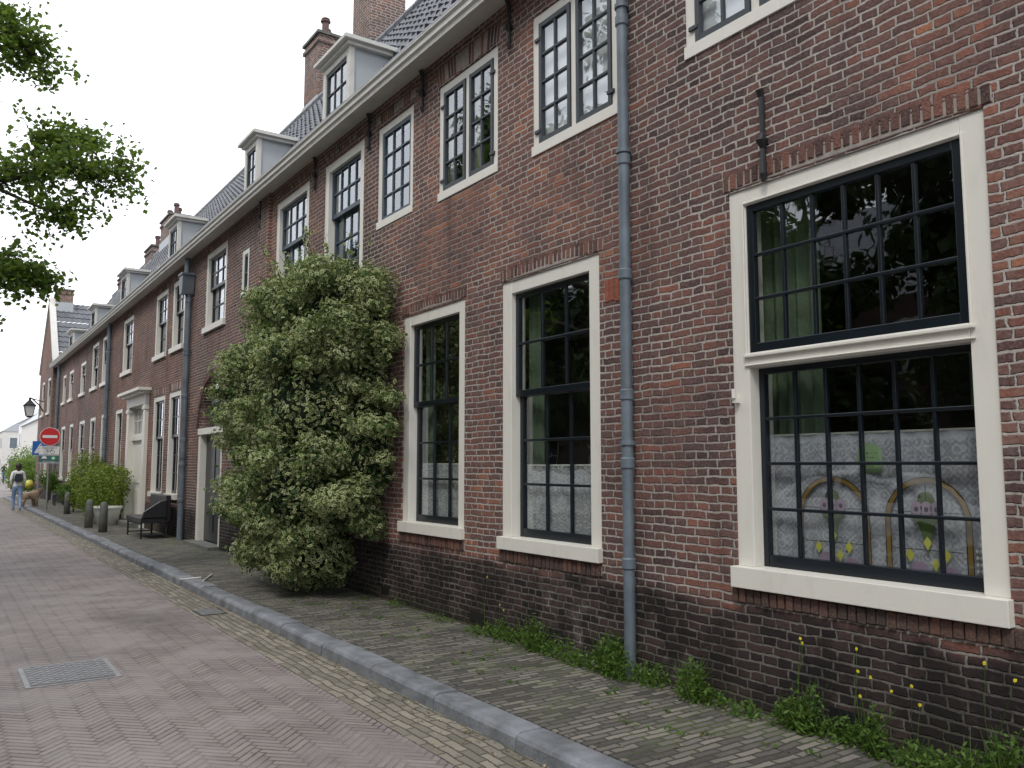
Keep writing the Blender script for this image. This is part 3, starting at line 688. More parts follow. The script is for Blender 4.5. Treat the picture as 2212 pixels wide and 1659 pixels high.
# ---- gable house at the end
h5=empty('gable_house'); ops=[]; xg=4.08
W_old=W; W=xg
for (a,c) in ((42.7,43.9),(45.2,46.4)): ops.append(win_sash(h5,a,c,3.9,5.6,4.8,2,2,2)); ops.append(win_sash(h5,a,c,1.0,3.2,2.2,2,2,3))
wallpanel('front_wall',h5,42,47.6,-.1,6.2,ops,M_BR2,x=xg)
W=W_old
b=MB(); ap=(xg,44.8,9.3)
b.add([(xg,42,6.2),(xg,47.6,6.2),ap],[(0,1,2)],0)
b.quad((xg,42,-.1),(10,42,-.1),(10,42,6.2),(xg,42,6.2),0); b.quad((xg,47.6,-.1),(10,47.6,-.1),(10,47.6,6.2),(xg,47.6,6.2),0)
for s0,s1 in ((42,44.8),(47.6,44.8)):
    d=-1 if s0<44 else 1
    b.add([(xg-.06,s0+d*.15,6.1),(xg+.2,s0+d*.15,6.1),(xg+.2,s1,9.38),(xg-.06,s1,9.38),(xg-.06,s0+d*.15,6.3),(xg+.2,s0+d*.15,6.3),(xg+.2,s1,9.58),(xg-.06,s1,9.58)],[(0,1,2,3),(4,5,6,7),(0,1,5,4),(1,2,6,5),(2,3,7,6),(3,0,4,7)],1)
b.obj('gable',[M_BR2,M_CREAM2],h5)
nrow=12; b=MB()
for sgn,ya in ((1,41.9),(-1,47.7)):
    for r in range(nrow):
        y0_=ya+(44.8-ya)*r/nrow; y1_=ya+(44.8-ya)*(r+1)/nrow; z0_=6.15+3.2*r/nrow+.03; z1_=6.15+3.2*(r+1)/nrow
        k=xg+.2; 
        while k<10:
            b.add([(k,y0_,z0_),(k+.11,y0_,z0_+.035),(k+.22,y0_,z0_),(k+.22,y1_,z1_),(k+.11,y1_,z1_+.035),(k,y1_,z1_)],[(0,1,4,5),(1,2,3,4)],0); k+=.22
b.obj('tiled_roof',[M_TILE],h5)
chimney(h5,4.3,5.0,44.4,45.2,10.0,0,8.6)

downpipe('downpipe',4.55,.042,5.92)
downpipe('downpipe',17.85,.06,5.55,True)
downpipe('downpipe',27.6,.06,5.9)
downpipe('downpipe',40.2,.06,5.9)

# ------------------------------------------------------------------ variegated climber bush
bush=empty('variegated_bush')
blobs=[(3.80,9.2,3.35,.42,.72,.72),(3.78,10.3,3.5,.45,.8,.68),(3.62,9.5,2.3,.65,.85,.8),(3.58,10.7,2.45,.50,.85,.78),(3.6,9.5,1.35,.65,.85,.7),(3.6,10.5,1.45,.48,.72,.7),
 (3.72,9.5,.62,.45,.65,.38),(3.7,10.3,.72,.4,.5,.36),(4.02,8.85,3.05,.26,.5,.7),(4.02,8.75,1.9,.28,.5,.9),(3.98,11.4,3.1,.22,.4,.5),(4.0,11.4,3.6,.22,.5,.4)]
def fbm(d,seed):
    rs=np.random.default_rng(seed); o=0
    for k,(fr,am) in enumerate(((3,.5),(6,.3),(11,.2))):
        for _ in range(3):
            w_=rs.normal(size=3)*fr; o=o+am/1.7*np.sin(d@w_+rs.uniform(0,6.28))
    return o
def blob_leaves(blobs,n,shell=(.80,1.1),amp=.16,xmax=None,wild=.03):
    B=np.array(blobs); area=(B[:,3]*B[:,4]+B[:,4]*B[:,5]+B[:,3]*B[:,5]); pr=area/area.sum(); idx=RNG.choice(len(B),n,p=pr)
    d=RNG.normal(size=(n,3)); d/=np.linalg.norm(d,axis=1,keepdims=True)
    C=B[idx,:3]; Rr=B[idx,3:6]
    base=C+d*Rr; nz=fbm(base*1.3,3)
    rad=RNG.uniform(*shell,n)+amp*nz
    far=RNG.random(n)<wild; rad=np.where(far,rad+RNG.uniform(0,.35,n),rad)
    P=C+d*Rr*rad[:,None]
    keep=np.ones(n,bool)
    for k,b_ in enumerate(B):
        q=(((P-b_[:3])/b_[3:6])**2).sum(1); keep&=(q>.45)|(idx==k)
    keep&=P[:,2]>PV+.03
    if xmax: keep&=P[:,0]<xmax
    N=d/Rr; N/=np.linalg.norm(N,axis=1,keepdims=True)
    return P[keep],(N+RNG.normal(size=N.shape)*.6)[keep],nz[keep]
sub=[]
for (cx,cy,cz,rx,ry,rz) in blobs:
    for k in range(15):
        d=Vector(RNG.normal(size=3)).normalized(); d.x=-abs(d.x) if random.random()<.8 else d.x
        s=random.uniform(.10,.27)
        c=(min(cx+d.x*rx*1.05,W-.12),cy+d.y*ry*1.08,max(PV+.2,cz+d.z*rz*1.05))
        sub.append((c[0],c[1],c[2],s*1.1,s*1.3,s*random.uniform(.5,.85)))
P1,N1,z1_=blob_leaves(sub,105000,shell=(.38,1.18),amp=.28,xmax=W-.01,wild=.14)
P2,N2,z2_=blob_leaves(blobs,36000,shell=(.74,.97),amp=.1,xmax=W-.01)
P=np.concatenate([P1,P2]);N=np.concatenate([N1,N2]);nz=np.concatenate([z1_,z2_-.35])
N[:,2]+=.45
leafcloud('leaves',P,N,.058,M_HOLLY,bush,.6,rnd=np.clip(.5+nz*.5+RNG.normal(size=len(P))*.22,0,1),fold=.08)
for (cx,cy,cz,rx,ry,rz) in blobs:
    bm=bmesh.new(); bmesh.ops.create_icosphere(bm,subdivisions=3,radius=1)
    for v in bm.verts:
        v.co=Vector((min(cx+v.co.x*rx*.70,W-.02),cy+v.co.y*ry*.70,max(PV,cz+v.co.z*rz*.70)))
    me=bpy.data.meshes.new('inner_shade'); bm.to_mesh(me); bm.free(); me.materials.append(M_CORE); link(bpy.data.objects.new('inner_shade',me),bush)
sp=MB(); LP=[];LN=[]
for i in range(480):
    cx,cy,cz,rx,ry,rz=random.choice(blobs); d=Vector(RNG.normal(size=3)).normalized(); d.x=-abs(d.x)
    p=Vector((cx+d.x*rx,cy+d.y*ry,cz+d.z*rz)); 
    if p.z<.6: continue
    q=p+Vector((d.x*.22,d.y*.38,d.z*.25+.14))*random.uniform(.5,1.5); sp.tube([p,q],[.004,.002],0,4)
    for k in range(15):
        t=random.random(); LP.append(p.lerp(q,t)+Vector(RNG.normal(size=3))*.025); LN.append(RNG.normal(size=3))
for i in range(16):
    p=Vector((3.95,11.5,random.uniform(2.3,3.9))); q=p+Vector((random.uniform(-.3,.1),random.uniform(.3,1.1),random.uniform(-.1,.5))); sp.tube([p,q],[.006,.002],0,4)
    for k in range(30):
        t=random.random(); LP.append(p.lerp(q,t)+Vector(RNG.normal(size=3))*.045); LN.append(RNG.normal(size=3))
LP=[(min(p[0],W-.02),p[1],p[2]) for p in LP]
sp.obj('sprig_stems',[M_BARK],bush); leafcloud('sprig_leaves',LP,LN,.058,M_HOLLY,bush,.6,fold=.08)

# ------------------------------------------------------------------ weeds
def weeds(name,clumps,mat,leaf=.034,asp=.45):
    LP=[];LN=[]; e=empty(name); st=MB()
    for (x,y,h,sp_,n) in clumps:
        for k in range(n):
            t=random.random(); a=random.random()*6.28; r_=sp_*(random.random()**.6)
            p=(min(x+r_*math.cos(a)*.55,W-.015),y+r_*math.sin(a),PV+h*t*(1-.7*(r_/max(sp_,.01))**2)+.008)
            LP.append(p); LN.append((random.gauss(-.3,.5),random.gauss(0,.5),random.gauss(.6,.5)))
        if h>.1:
          for k in range(max(4,n//12)):
            a=random.random()*6.28; rr=sp_*random.random()
            bx,by=min(x+.4*rr*math.cos(a),W-.02),y+.6*rr*math.sin(a); st.tube([(bx,by,PV),(min(bx+.04*math.cos(a),W-.02),by+.03,PV+h*.5),(min(bx+.09*math.cos(a),W-.02),by+.07*math.sin(a),PV+h*random.uniform(.6,1.1))],[.003,.0025,.001],0,4)
    st.obj('stems',[mat],e,smooth='raw'); leafcloud('leaves',LP,LN,leaf,mat,e,asp,fold=.08); return e
cl=[]
for (y,h,s,n) in ((6.5,.12,.2,120),(6.25,.2,.2,170),(5.9,.16,.22,180),(5.55,.34,.18,320),(5.3,.2,.2,200),(5.0,.16,.2,180),(4.75,.46,.17,480),(4.5,.28,.22,380),(4.25,.16,.2,180),(3.95,.32,.18,380),(3.75,.14,.2,140),(3.45,.12,.15,100),(3.1,.46,.11,180),(3.2,.2,.2,260),(2.9,.2,.22,240),(2.7,.36,.11,190),(2.45,.18,.22,240),(2.2,.24,.22,280),(2.0,.34,.13,180),(1.85,.5,.13,180),(1.5,.3,.3,300),(7.2,.06,.2,60),(8.2,.08,.2,60),(13.2,.12,.5,260),(1.0,.2,.4,300)):
    for q in range(2): cl.append((W-.06-random.random()*.12,y+random.uniform(-.1,.1),h*random.uniform(.6,1),s*.8,int(n*.65)))
for i in range(70):
    cl.append((random.uniform(3.3,4.15),random.uniform(1.5,10),.012,.06,8))
weeds('weeds',cl,M_WEED)
fl=[];fn_=[]; st=MB(); fe=empty('yellow_wildflowers')
for (y,z,k) in ((3.12,.55,2),(2.75,.5,3),(2.6,.42,2),(2.05,.62,2),(1.9,.45,2),(6.5,.55,1),(6.15,.45,2),(2.4,.4,2),(1.75,.62,2)):
    for i in range(k):
        yy=y+random.gauss(0,.05); zz=z+random.gauss(0,.06); xx=W-.08+random.uniform(-.05,.03)
        st.tube([(W-.06,y,PV),(xx,(y+yy)/2+.02,zz*.6),(xx,yy,zz)],[.0025,.002,.0015],0,4)
        for j in range(5):
            a=j*1.256; fl.append((xx-.004,yy+.005*math.cos(a),zz+.005*math.sin(a))); fn_.append((-1,.2*math.cos(a),.3))
st.obj('stems',[M_WEED],fe,smooth='raw'); leafcloud('petals',fl,fn_,.012,M_YFLOW,fe,.8)

# ------------------------------------------------------------------ trees
def limb_twigs(mb,limb,ntw,tw,nl,LP,LN,t0=.35,drop=-.05):
    L=[Vector(p) for p in limb]; k=len(L)-1
    for i in range(ntw):
        t=(t0+(1-t0)*random.random()**.8)*k; a=int(min(t,k-1e-4)); p=L[a].lerp(L[a+1],t-a)
        d=Vector((random.gauss(.25,.6),random.gauss(0,.6),random.gauss(.05,.55))).normalized()
        q=p+d*tw*random.uniform(.4,1.15); q.z+=drop
        mid_=p.lerp(q,.5)+Vector(RNG.normal(size=3))*.05
        mb.tube([p,mid_,q],[.010,.006,.003],0,4)
        for j in range(nl):
            s=.3+.85*random.random(); c=p.lerp(q,s)+Vector(RNG.normal(size=3))*.075
            LP.append(tuple(c)); LN.append((random.gauss(0,.6),random.gauss(0,.6),random.gauss(.5,.6)))
def tree(name,loc,crownr,h,nleaf,mat,leaf=.15,z0c=3.4,nb=34):
    e=empty(name,loc); b=MB(); LP=[];LN=[]
    b.tube([(0,0,0),(.03,.0,1.2),(.1,.05,3.),(.25,.1,h*.6),(.3,0,h*.85)],[.3,.22,.19,.13,.05],0,12)
    for i in range(16):
        a=i*2.4; z0=2.8+i*(h-4.2)/16; ln=crownr*random.uniform(.7,.95)*(1 if i<10 else .7)
        d=Vector((math.cos(a),math.sin(a),random.uniform(.15,.6)))
        p0=Vector((.12,.05,z0)); p1=p0+d*ln*.5+Vector((0,0,.15)); p2=p0+d*ln
        b.tube([p0,p1,p2],[.08,.045,.015],0,6)
        limb_twigs(b,[p0,p1,p2],22,.9,0,LP,LN,.3)
    blb=[]
    for i in range(nb):
        a=random.random()*6.28; rr=crownr*(random.random()**.5)*.75; zz=random.uniform(z0c,h-.6); sh=math.sin(max(.2,min(1,(zz-z0c+.8)/(h-z0c+.6)))*math.pi)**.5
        s=random.uniform(.6,1.15); blb.append((rr*math.cos(a)*sh,rr*math.sin(a)*sh,zz,s,s,s*.75))
    P,N,nz=blob_leaves(blb,nleaf,shell=(.4,1.1),amp=.25); N[:,2]+=.5
    b.obj('trunk_and_limbs',[M_BARK],e,smooth=True); leafcloud('leaves',P,N,leaf,mat,e,.8)
    return e
ot=tree('maple_tree',(-4.6,12.5,0),3.0,10,14000,M_LEAF)
ex=MB(); LP=[];LN=[]; o=Vector((-4.6,12.5,0))
limbs=[([(-4.4,12.5,4.3),(-2,12.3,5.0),(-.2,12.1,5.15),(.55,12.05,5.2),(1.1,12,5.5),(1.85,11.95,5.5)],[.1,.08,.06,.042,.028,.012],76,.60),
 ([(.2,12.1,5.17),(.8,12,4.93),(1.3,11.9,4.75)],[.03,.02,.008],20,.42),
 ([(.5,12.1,5.2),(.9,12.2,5.8),(1.4,12.3,6.0)],[.025,.015,.008],30,.42),
 ([(-4.4,12.4,6.0),(-1,12,7.0),(.3,12,7.2),(.85,11.9,6.75)],[.08,.06,.03,.01],62,.5),
 ([(-.6,12,7.1),(.3,12,7.9),(.6,12,8.2)],[.04,.02,.01],28,.45),
 ([(-4.4,12.5,3.6),(-1.2,12.2,4.2),(.3,12.1,4.2),(1.0,12,3.85)],[.08,.05,.03,.01],62,.40),
 ([(-.8,12.2,4.2),(.2,12.1,3.6),(.42,12.1,3.2)],[.03,.015,.008],10,.25)]
for (pl_,rd,nt,tw) in limbs:
    pl_=[Vector(p)-o for p in pl_]; ex.tube(pl_,rd,0,7); limb_twigs(ex,pl_,nt,tw,36,LP,LN,.45)
ex.obj('overhanging_limbs',[M_BARK],ot,smooth=True); leafcloud('overhanging_leaves',LP,LN,.075,M_LEAF,ot,.85,fold=.1)
t2=tree('maple_tree',(-7.5,3,0),3.7,11,24000,M_LEAFD,leaf=.22,z0c=2.6,nb=46)
for (x,y,s) in ((-7.3,-6.5,1.),(-9.0,7.5,1.25),(-8.6,12.5,1.),(-8.5,17,1.4),(-7.2,21.5,1.1),(-8.8,26,1.35),(-7.3,30.5,1.),(-8.5,35,1.2),(-7.2,40,1.),(-7,50,1.)):
    e=empty('maple_tree',(x,y,0)); e.rotation_euler=(0,0,random.random()*6); e.scale=(1,1,s)
    for c in t2.children:
        o2=bpy.data.objects.new(c.name,c.data); link(o2,e)
opp=empty('town_house'); b=MB(); b.box(-24,-14,-15,60,-.1,6.5,0); b.prism([(-24,6.5),(-14,6.5),(-19,11)],'y',-15,60,1)
y=-13
while y<58:
    for z in (1.,4.):
        b.box(-14.02,-13.98,y,y+1.3,z,z+1.9,2); b.box(-13.99,-13.96,y+.12,y+1.18,z+.12,z+1.78,3); b.box(-13.97,-13.94,y+.62,y+.68,z+.1,z+1.8,2); b.box(-13.972,-13.945,y+.1,y+1.2,z+1.1,z+1.16,2)
    y+=2.8
b.obj('facade',[M_OPP,M_TILE,M_CREAM,M_BLACK],opp)
# parked cars on the other side (seen only as reflections in the panes)
def car(x,y):
    e=empty('parked_car',(x,y,0)); b=MB()
    prof=[(-2.1,.35),(-2.15,.7),(-1.95,.92),(-1.35,1.0),(-.75,1.42),(.95,1.45),(1.75,1.02),(2.1,.9),(2.15,.4)]
    b.prism([(p[0],p[1]) for p in prof],'x',-.85,.85,0)
    b.prism([(-1.2,1.02),(-.72,1.36),(.05,1.38),(.05,1.02)],'x',-.86,.86,1); b.prism([(.13,1.02),(.13,1.38),(.9,1.39),(1.5,1.03)],'x',-.86,.86,1)
    for yy in (-1.35,1.35):
        b.prism([(yy+.33*math.cos(t*math.pi/10),.33+.33*math.sin(t*math.pi/10)) for t in range(20)],'x',-.88,.88,2); b.prism([(yy+.19*math.cos(t*math.pi/10),.33+.19*math.sin(t*math.pi/10)) for t in range(20)],'x',-.89,.89,3)
    b.obj('body',[M_WHITE,M_CGLASS,M_BLACK,M_GALV],e,bevel=.05)
car(-5.0,8.5); car(-5.0,18.5)

# ------------------------------------------------------------------ street furniture
bn=empty('outdoor_bench'); b=MB()
b.box(3.5,4.02,18.45,20.0,.42,.53,0); b.box(3.98,4.08,18.45,20.0,.45,.98,0)
b.prism([(3.52,.53),(4.0,.53),(4.0,.9),(3.86,.86),(3.56,.66)],'y',18.42,18.50,0)
for (x,y) in ((3.53,18.5),(3.53,19.93),(4.02,18.5),(4.02,19.93)): b.box(x-.018,x+.018,y-.018,y+.018,PV,.42,1)
b.box(3.515,3.545,18.5,19.93,.385,.418,1); b.box(4.005,4.035,18.5,19.93,.385,.418,1)
b.box(3.53,4.02,18.49,18.515,.16,.185,1); b.box(3.53,4.02,19.915,19.94,.16,.185,1)
b.obj('seat_and_back',[M_LEATH,M_IRON],bn,bevel=.015)
def bollard(x,y,h=.68,r=.09):
    e=empty('bollard'); b=MB()
    b.tube([(x,y,PV-.02),(x,y,PV+h-.1),(x,y,PV+h-.03),(x,y,PV+h)],[r*1.05,r*.92,r*.75,r*.35],0,14); b.obj('post',[M_CONC],e,smooth=True)
bollard(3.2,21.0); bollard(3.14,22.7); bollard(3.45,29.5)
for (x,y) in ((3.95,36.5),(3.9,35.6)):
    e=empty('iron_stool'); b=MB(); b.box(x-.18,x+.18,y-.18,y+.18,.5,.54,0)
    for sx in (-1,1):
        for sy in (-1,1): b.box(x+sx*.16-.012,x+sx*.16+.012,y+sy*.16-.012,y+sy*.16+.012,PV,.5,0)
    b.obj('stool',[M_IRON],e)
def shrub(name,x,y,z,r,n,mat,leaf=.06,nb=6):
    e=empty(name); bl=[(x+random.uniform(-.35,.35)*r,y+random.uniform(-.8,.8)*r,z+random.uniform(-.4,.3)*r,r*random.uniform(.4,.6),r*random.uniform(.5,.8),r*random.uniform(.35,.55)) for _ in range(nb)]
    P,N,nz=blob_leaves(bl,n,shell=(.3,1.15),amp=.3,xmax=W-.02,wild=.15); N[:,2]+=.4
    leafcloud('leaves',P,N,leaf,mat,e,.6); b=MB()
    for i in range(10):
        a=random.random()*6.28; b.tube([(x,y,PV),(min(x+r*.3*math.cos(a),W-.03),y+r*.4*math.sin(a),z-.15*r)],[.012,.004],0,5)
    b.obj('stems',[M_BARK],e); return e
pl=shrub('potted_shrub',3.72,24.4,.95,.95,15000,M_YSHRUB,.075,12)
b=MB(); b.tube([(3.66,23.5,PV),(3.66,23.5,PV+.45),(3.66,23.5,PV+.47)],[.25,.33,.34],0,20); b.tube([(3.66,23.5,PV+.41),(3.66,23.5,PV+.48)],[.355,.36],0,20); b.obj('white_tub',[M_WHITE],pl,smooth=True)
shrub('shrub',3.75,26.6,1.3,.9,11000,M_YSHRUB,.08,11)
shrub('shrub',3.75,30.5,.9,.6,4000,M_WEED,.08,6)
shrub('shrub',3.8,38.5,1.0,.6,3000,M_WEED,.08,6)
pp=empty('potted_plant'); b=MB(); b.prism([(3.9,12.55),(4.14,12.55),(4.14,12.8),(3.9,12.8)],'z',PV,PV+.22,0); b.box(3.885,4.155,12.535,12.815,PV+.2,PV+.235,0)
LP=[];LN=[]
for i in range(9):
    q=Vector((4.02+random.uniform(-.2,.15),12.7+random.uniform(-.4,.4),random.uniform(.6,1.9))); b.tube([(4.02,12.68,PV+.2),(4.02+random.uniform(-.05,.05),12.68,.7),q],[.007,.005,.003],1,5)
    for k in range(16):
        t=random.random(); p=Vector((4.02,12.68,.4)).lerp(q,t); LP.append(tuple(p+Vector(RNG.normal(size=3))*.04)); LN.append(RNG.normal(size=3))
b.obj('pot',[M_BLACK,M_BARK],pp); leafcloud('leaves',LP,LN,.06,M_WEED,pp,.5)

def text(s,size,loc,parent,mat,name='lettering'):
    cu=bpy.data.curves.new(name,'FONT'); cu.body=s; cu.size=size; cu.align_x='CENTER'; cu.align_y='CENTER'; cu.extrude=.001
    cu.materials.append(mat); o=bpy.data.objects.new(name,cu); o.location=loc; o.rotation_euler=(R(90),0,0); link(o,parent); return o
def cyly(b,x,z,r,y0,y1,mi,n=36): b.prism([(x+r*math.cos(2*math.pi*i/n),z+r*math.sin(2*math.pi*i/n)) for i in range(n)],'y',y0,y1,mi)
ts=empty('no_entry_sign'); ts.location=(3.15,32.3,0); ts.rotation_euler=(0,0,R(-5)); b=MB()
b.tube([(0,0,PV),(0,0,2.9)],.03,0,12)
cyly(b,0,2.58,.31,-.05,-.035,1); cyly(b,0,2.58,.295,-.054,-.05,2); b.box(-.22,.22,-.058,-.054,2.535,2.625,1)
b.box(-.3,.3,-.05,-.035,1.98,2.25,1); b.box(-.3,.3,-.05,-.035,1.68,1.965,3); b.box(-.28,.28,-.053,-.05,1.70,1.945,3)
b.box(-.3,.3,-.0515,-.05,1.68,1.70,1); b.box(-.3,.3,-.0515,-.05,1.945,1.965,1)
for cx in (-.1,.1):
    n=20
    for i in range(n):
        a0=2*math.pi*i/n;a1=2*math.pi*(i+1)/n
        b.add([(cx+r_*math.cos(t),-.052,2.06+r_*math.sin(t)) for (r_,t) in ((.055,a0),(.065,a0),(.065,a1),(.055,a1))],[(0,1,2,3)],4)
def ln(p,q,w_=.005):
    d=Vector((q[0]-p[0],0,q[1]-p[1])).normalized(); nn=Vector((-d.z,0,d.x))*w_
    b.add([(p[0]+nn.x,-.0525,p[1]+nn.z),(q[0]+nn.x,-.0525,q[1]+nn.z),(q[0]-nn.x,-.0525,q[1]-nn.z),(p[0]-nn.x,-.0525,p[1]-nn.z)],[(0,1,2,3)],4)
for p,q in (((-.1,2.06),(-.05,2.13)),((-.05,2.13),(.07,2.13)),((.07,2.13),(.1,2.06)),((-.1,2.06),(0,2.06)),((0,2.06),(.07,2.13)),((0,2.06),(-.06,2.15)),((.07,2.13),(.065,2.16)),((.065,2.16),(.1,2.165)),((-.08,2.15),(-.04,2.15))): ln(p,q)
cyly(b,-.14,1.85,.075,-.056,-.053,1,20); cyly(b,.13,1.85,.075,-.056,-.053,5,20); cyly(b,.13,1.85,.04,-.059,-.056,1,16); b.box(-.2,-.08,-.059,-.056,1.79,1.83,4)
b.obj('post_and_plates',[M_GALV,M_WHITE,M_RED,M_STEAL,M_BLACK,M_SGREEN],ts,bevel=0)
text('uitgezonderd',.085,(0,-.053,2.2),ts,M_BLACK); text('buurtpreventie',.06,(0,-.056,1.735),ts,M_WHITE)
bs=empty('pedestrian_crossing_sign'); bs.location=(3.22,36.2,0); b=MB()
b.tube([(0,0,PV),(0,0,2.65)],.03,0,12); b.box(-.26,.26,-.05,-.035,2.0,2.52,1); b.add([(-.2,-.052,2.07),(.2,-.052,2.07),(0,-.052,2.45)],[(0,1,2)],2)
b.tube([(0,-.055,2.32),(.01,-.055,2.22),(0,-.055,2.21)],[.02,.03,.02],3,6); b.tube([(0,-.055,2.22),(-.04,-.055,2.09)],.012,3,5); b.tube([(0,-.055,2.22),(.05,-.055,2.09)],.012,3,5); b.tube([(-.05,-.055,2.22),(0,-.055,2.29),(.05,-.055,2.23)],.009,3,5); cyly(b,0,2.36,.02,-.06,-.052,3,12)
b.obj('post_and_plate',[M_GALV,M_SBLUE,M_WHITE,M_BLACK],bs)
wl=empty('street_lamp'); b=MB(); lx,ly,lz=3.5,45.3,4.15
b.tube([(xg,ly,4.15),(3.9,ly,4.45),(3.6,ly,4.75),(lx,ly,4.8)],.03,0,8); b.tube([(xg,ly,4.62),(lx,ly,4.78)],.022,0,8)
def frus(z0,z1,w0,w1,mi): b.add([(lx+sx*w0,ly+sy*w0,z0) for sx,sy in ((-1,-1),(1,-1),(1,1),(-1,1))]+[(lx+sx*w1,ly+sy*w1,z1) for sx,sy in ((-1,-1),(1,-1),(1,1),(-1,1))],[(0,1,2,3),(4,5,6,7),(0,1,5,4),(1,2,6,5),(2,3,7,6),(3,0,4,7)],mi)
frus(3.86,3.93,.08,.13,0); frus(3.93,4.40,.13,.22,1); frus(4.40,4.45,.26,.26,0); frus(4.45,4.66,.24,.07,0); frus(4.66,4.8,.05,.05,0)
for sx,sy in ((-1,-1),(1,-1),(1,1),(-1,1)): b.tube([(lx+sx*.135,ly+sy*.135,3.93),(lx+sx*.225,ly+sy*.225,4.41)],.018,0,5)
b.obj('lantern',[M_IRON,M_WHITE],wl)

# ------------------------------------------------------------------ people & dog (skin meshes)
def skinfig(name,verts,edges,rad,matf,mats,parent,root=0,sub=2):
    me=bpy.data.meshes.new(name+'_skel'); me.from_pydata(verts,edges,[]); o=bpy.data.objects.new(name+'_skel',me); link(o)
    md=o.modifiers.new('skin','SKIN'); md.use_smooth_shade=True
    for i,r_ in enumerate(rad):
        sv_=me.skin_vertices[0].data[i]; sv_.radius=(r_,r_) if not isinstance(r_,tuple) else r_; sv_.use_root=(i==root)
    o.modifiers.new('sub','SUBSURF').levels=sub
    dg=bpy.context.evaluated_depsgraph_get(); dg.update(); me2=bpy.data.meshes.new_from_object(o.evaluated_get(dg)); bpy.data.objects.remove(o)
    me2.materials.clear()
    for mt in mats: me2.materials.append(mt)
    for p in me2.polygons: p.material_index=matf(p.center); p.use_smooth=True
    return link(bpy.data.objects.new(name,me2),parent)
M_SKIN=simple('skin',(.42,.25,.18),.6,.1,5.); M_JEAN=simple('denim',(.20,.30,.46),.85,.2,20.); M_HAIR=simple('dark_hair',(.03,.02,.015),.6,.3,30.); M_TOP=simple('white_top',(.75,.75,.75),.9,.06,10.)
M_NAVY=simple('dark_cloth',(.03,.035,.05),.9,.2,10.); M_FUR=simple('tan_fur',(.36,.27,.19),1.,.35,25.,bump=.02)
def person(name,loc,head,s,top,legs,bag=True):
    e=empty(name,loc); e.rotation_euler=(0,0,head); e.scale=(s,s,s)
    V_=[(0,0,.92),(0,.01,1.08),(0,.0,1.28),(0,-.01,1.43),(0,.0,1.50),(0,.02,1.60),(0,.02,1.66),
     (-.09,0,.88),(-.10,.12,.50),(-.09,.10,.10),(-.09,.22,.05),
     (.09,0,.88),(.10,-.06,.49),(.09,-.30,.14),(.09,-.22,.05),
     (-.17,-.01,1.40),(-.22,-.08,1.14),(-.20,.02,.92),(-.19,.05,.84),
     (.17,-.01,1.40),(.23,.02,1.13),(.21,.14,.94),(.20,.17,.86)]
    E=[(0,1),(1,2),(2,3),(3,4),(4,5),(5,6),(0,7),(7,8),(8,9),(9,10),(0,11),(11,12),(12,13),(13,14),(3,15),(15,16),(16,17),(17,18),(3,19),(19,20),(20,21),(21,22)]
    rd=[(.14,.11),(.12,.09),(.15,.10),(.11,.08),.05,.085,.075,.095,.062,.042,.035,.095,.062,.042,.035,.058,.042,.032,.03,.058,.042,.032,.03]
    def mf(c):
        if c.z>1.47: return 0
        if abs(c.x)>.165 and c.z<.98: return 0
        if c.z>.93: return 1
        if c.z<.09: return 3
        return 2
    skinfig('body',V_,E,rd,mf,[M_SKIN,top,legs,M_WHITE],e)
    def ell(nm,c,r_,mt):
        bm=bmesh.new(); bmesh.ops.create_icosphere(bm,subdivisions=3,radius=1)
        for v in bm.verts:
            k=1+.05*math.sin(v.co.x*7+v.co.z*5); v.co=Vector((c[0]+v.co.x*r_[0]*k,c[1]+v.co.y*r_[1]*k,c[2]+v.co.z*r_[2]))
        me=bpy.data.meshes.new(nm); bm.to_mesh(me); bm.free(); me.materials.append(mt)
        for p in me.polygons: p.use_smooth=True
        link(bpy.data.objects.new(nm,me),e)
    ell('hair',(0,-.01,1.63),(.098,.105,.12),M_HAIR); ell('hair_length',(0,-.05,1.52),(.07,.05,.09),M_HAIR)
    ell('nose',(0,.125,1.60),(.014,.02,.02),M_SKIN); ell('ear_l',(-.1,.02,1.6),(.012,.02,.03),M_SKIN); ell('ear_r',(.1,.02,1.6),(.012,.02,.03),M_SKIN)
    for sx in (-1,1):
        b=MB(); bx,by,bz=(sx*.19 if sx<0 else .20),(.05 if sx<0 else .17),(.82 if sx<0 else .84)
        for k,l in enumerate((.07,.08,.075,.06)): b.tube([(bx,by-.025+k*.017,bz+.01),(bx,by-.022+k*.018,bz-l*.6),(bx-sx*.01,by-.02+k*.018,bz-l)],[.009,.008,.006],0,5)
        b.tube([(bx,by+.02,bz+.04),(bx-sx*.015,by+.05,bz)],[.01,.007],0,5); b.obj('fingers',[M_SKIN],e)
    if bag:
        b=MB(); b.prism([(-.11,1.08),(.11,1.08),(.12,1.12),(.11,1.30),(.07,1.36),(-.07,1.36),(-.11,1.30),(-.12,1.12)],'y',-.21,-.10,0); b.prism([(-.08,1.1),(.08,1.1),(.08,1.2),(-.08,1.2)],'y',-.24,-.21,0)
        for sx in (-1,1): b.tube([(sx*.07,-.1,1.35),(sx*.1,-.02,1.47),(sx*.11,.1,1.36),(sx*.12,.06,1.2),(sx*.11,-.1,1.12)],.015,0,6)
        b.obj('backpack',[M_NAVY],e,bevel=.02)
    return e
person('woman_walking',(2.37,33.6,0),0,.97,M_TOP,M_JEAN)
dg_=empty('dog',(2.9,35.6,PV)); dg_.rotation_euler=(0,0,R(-60))
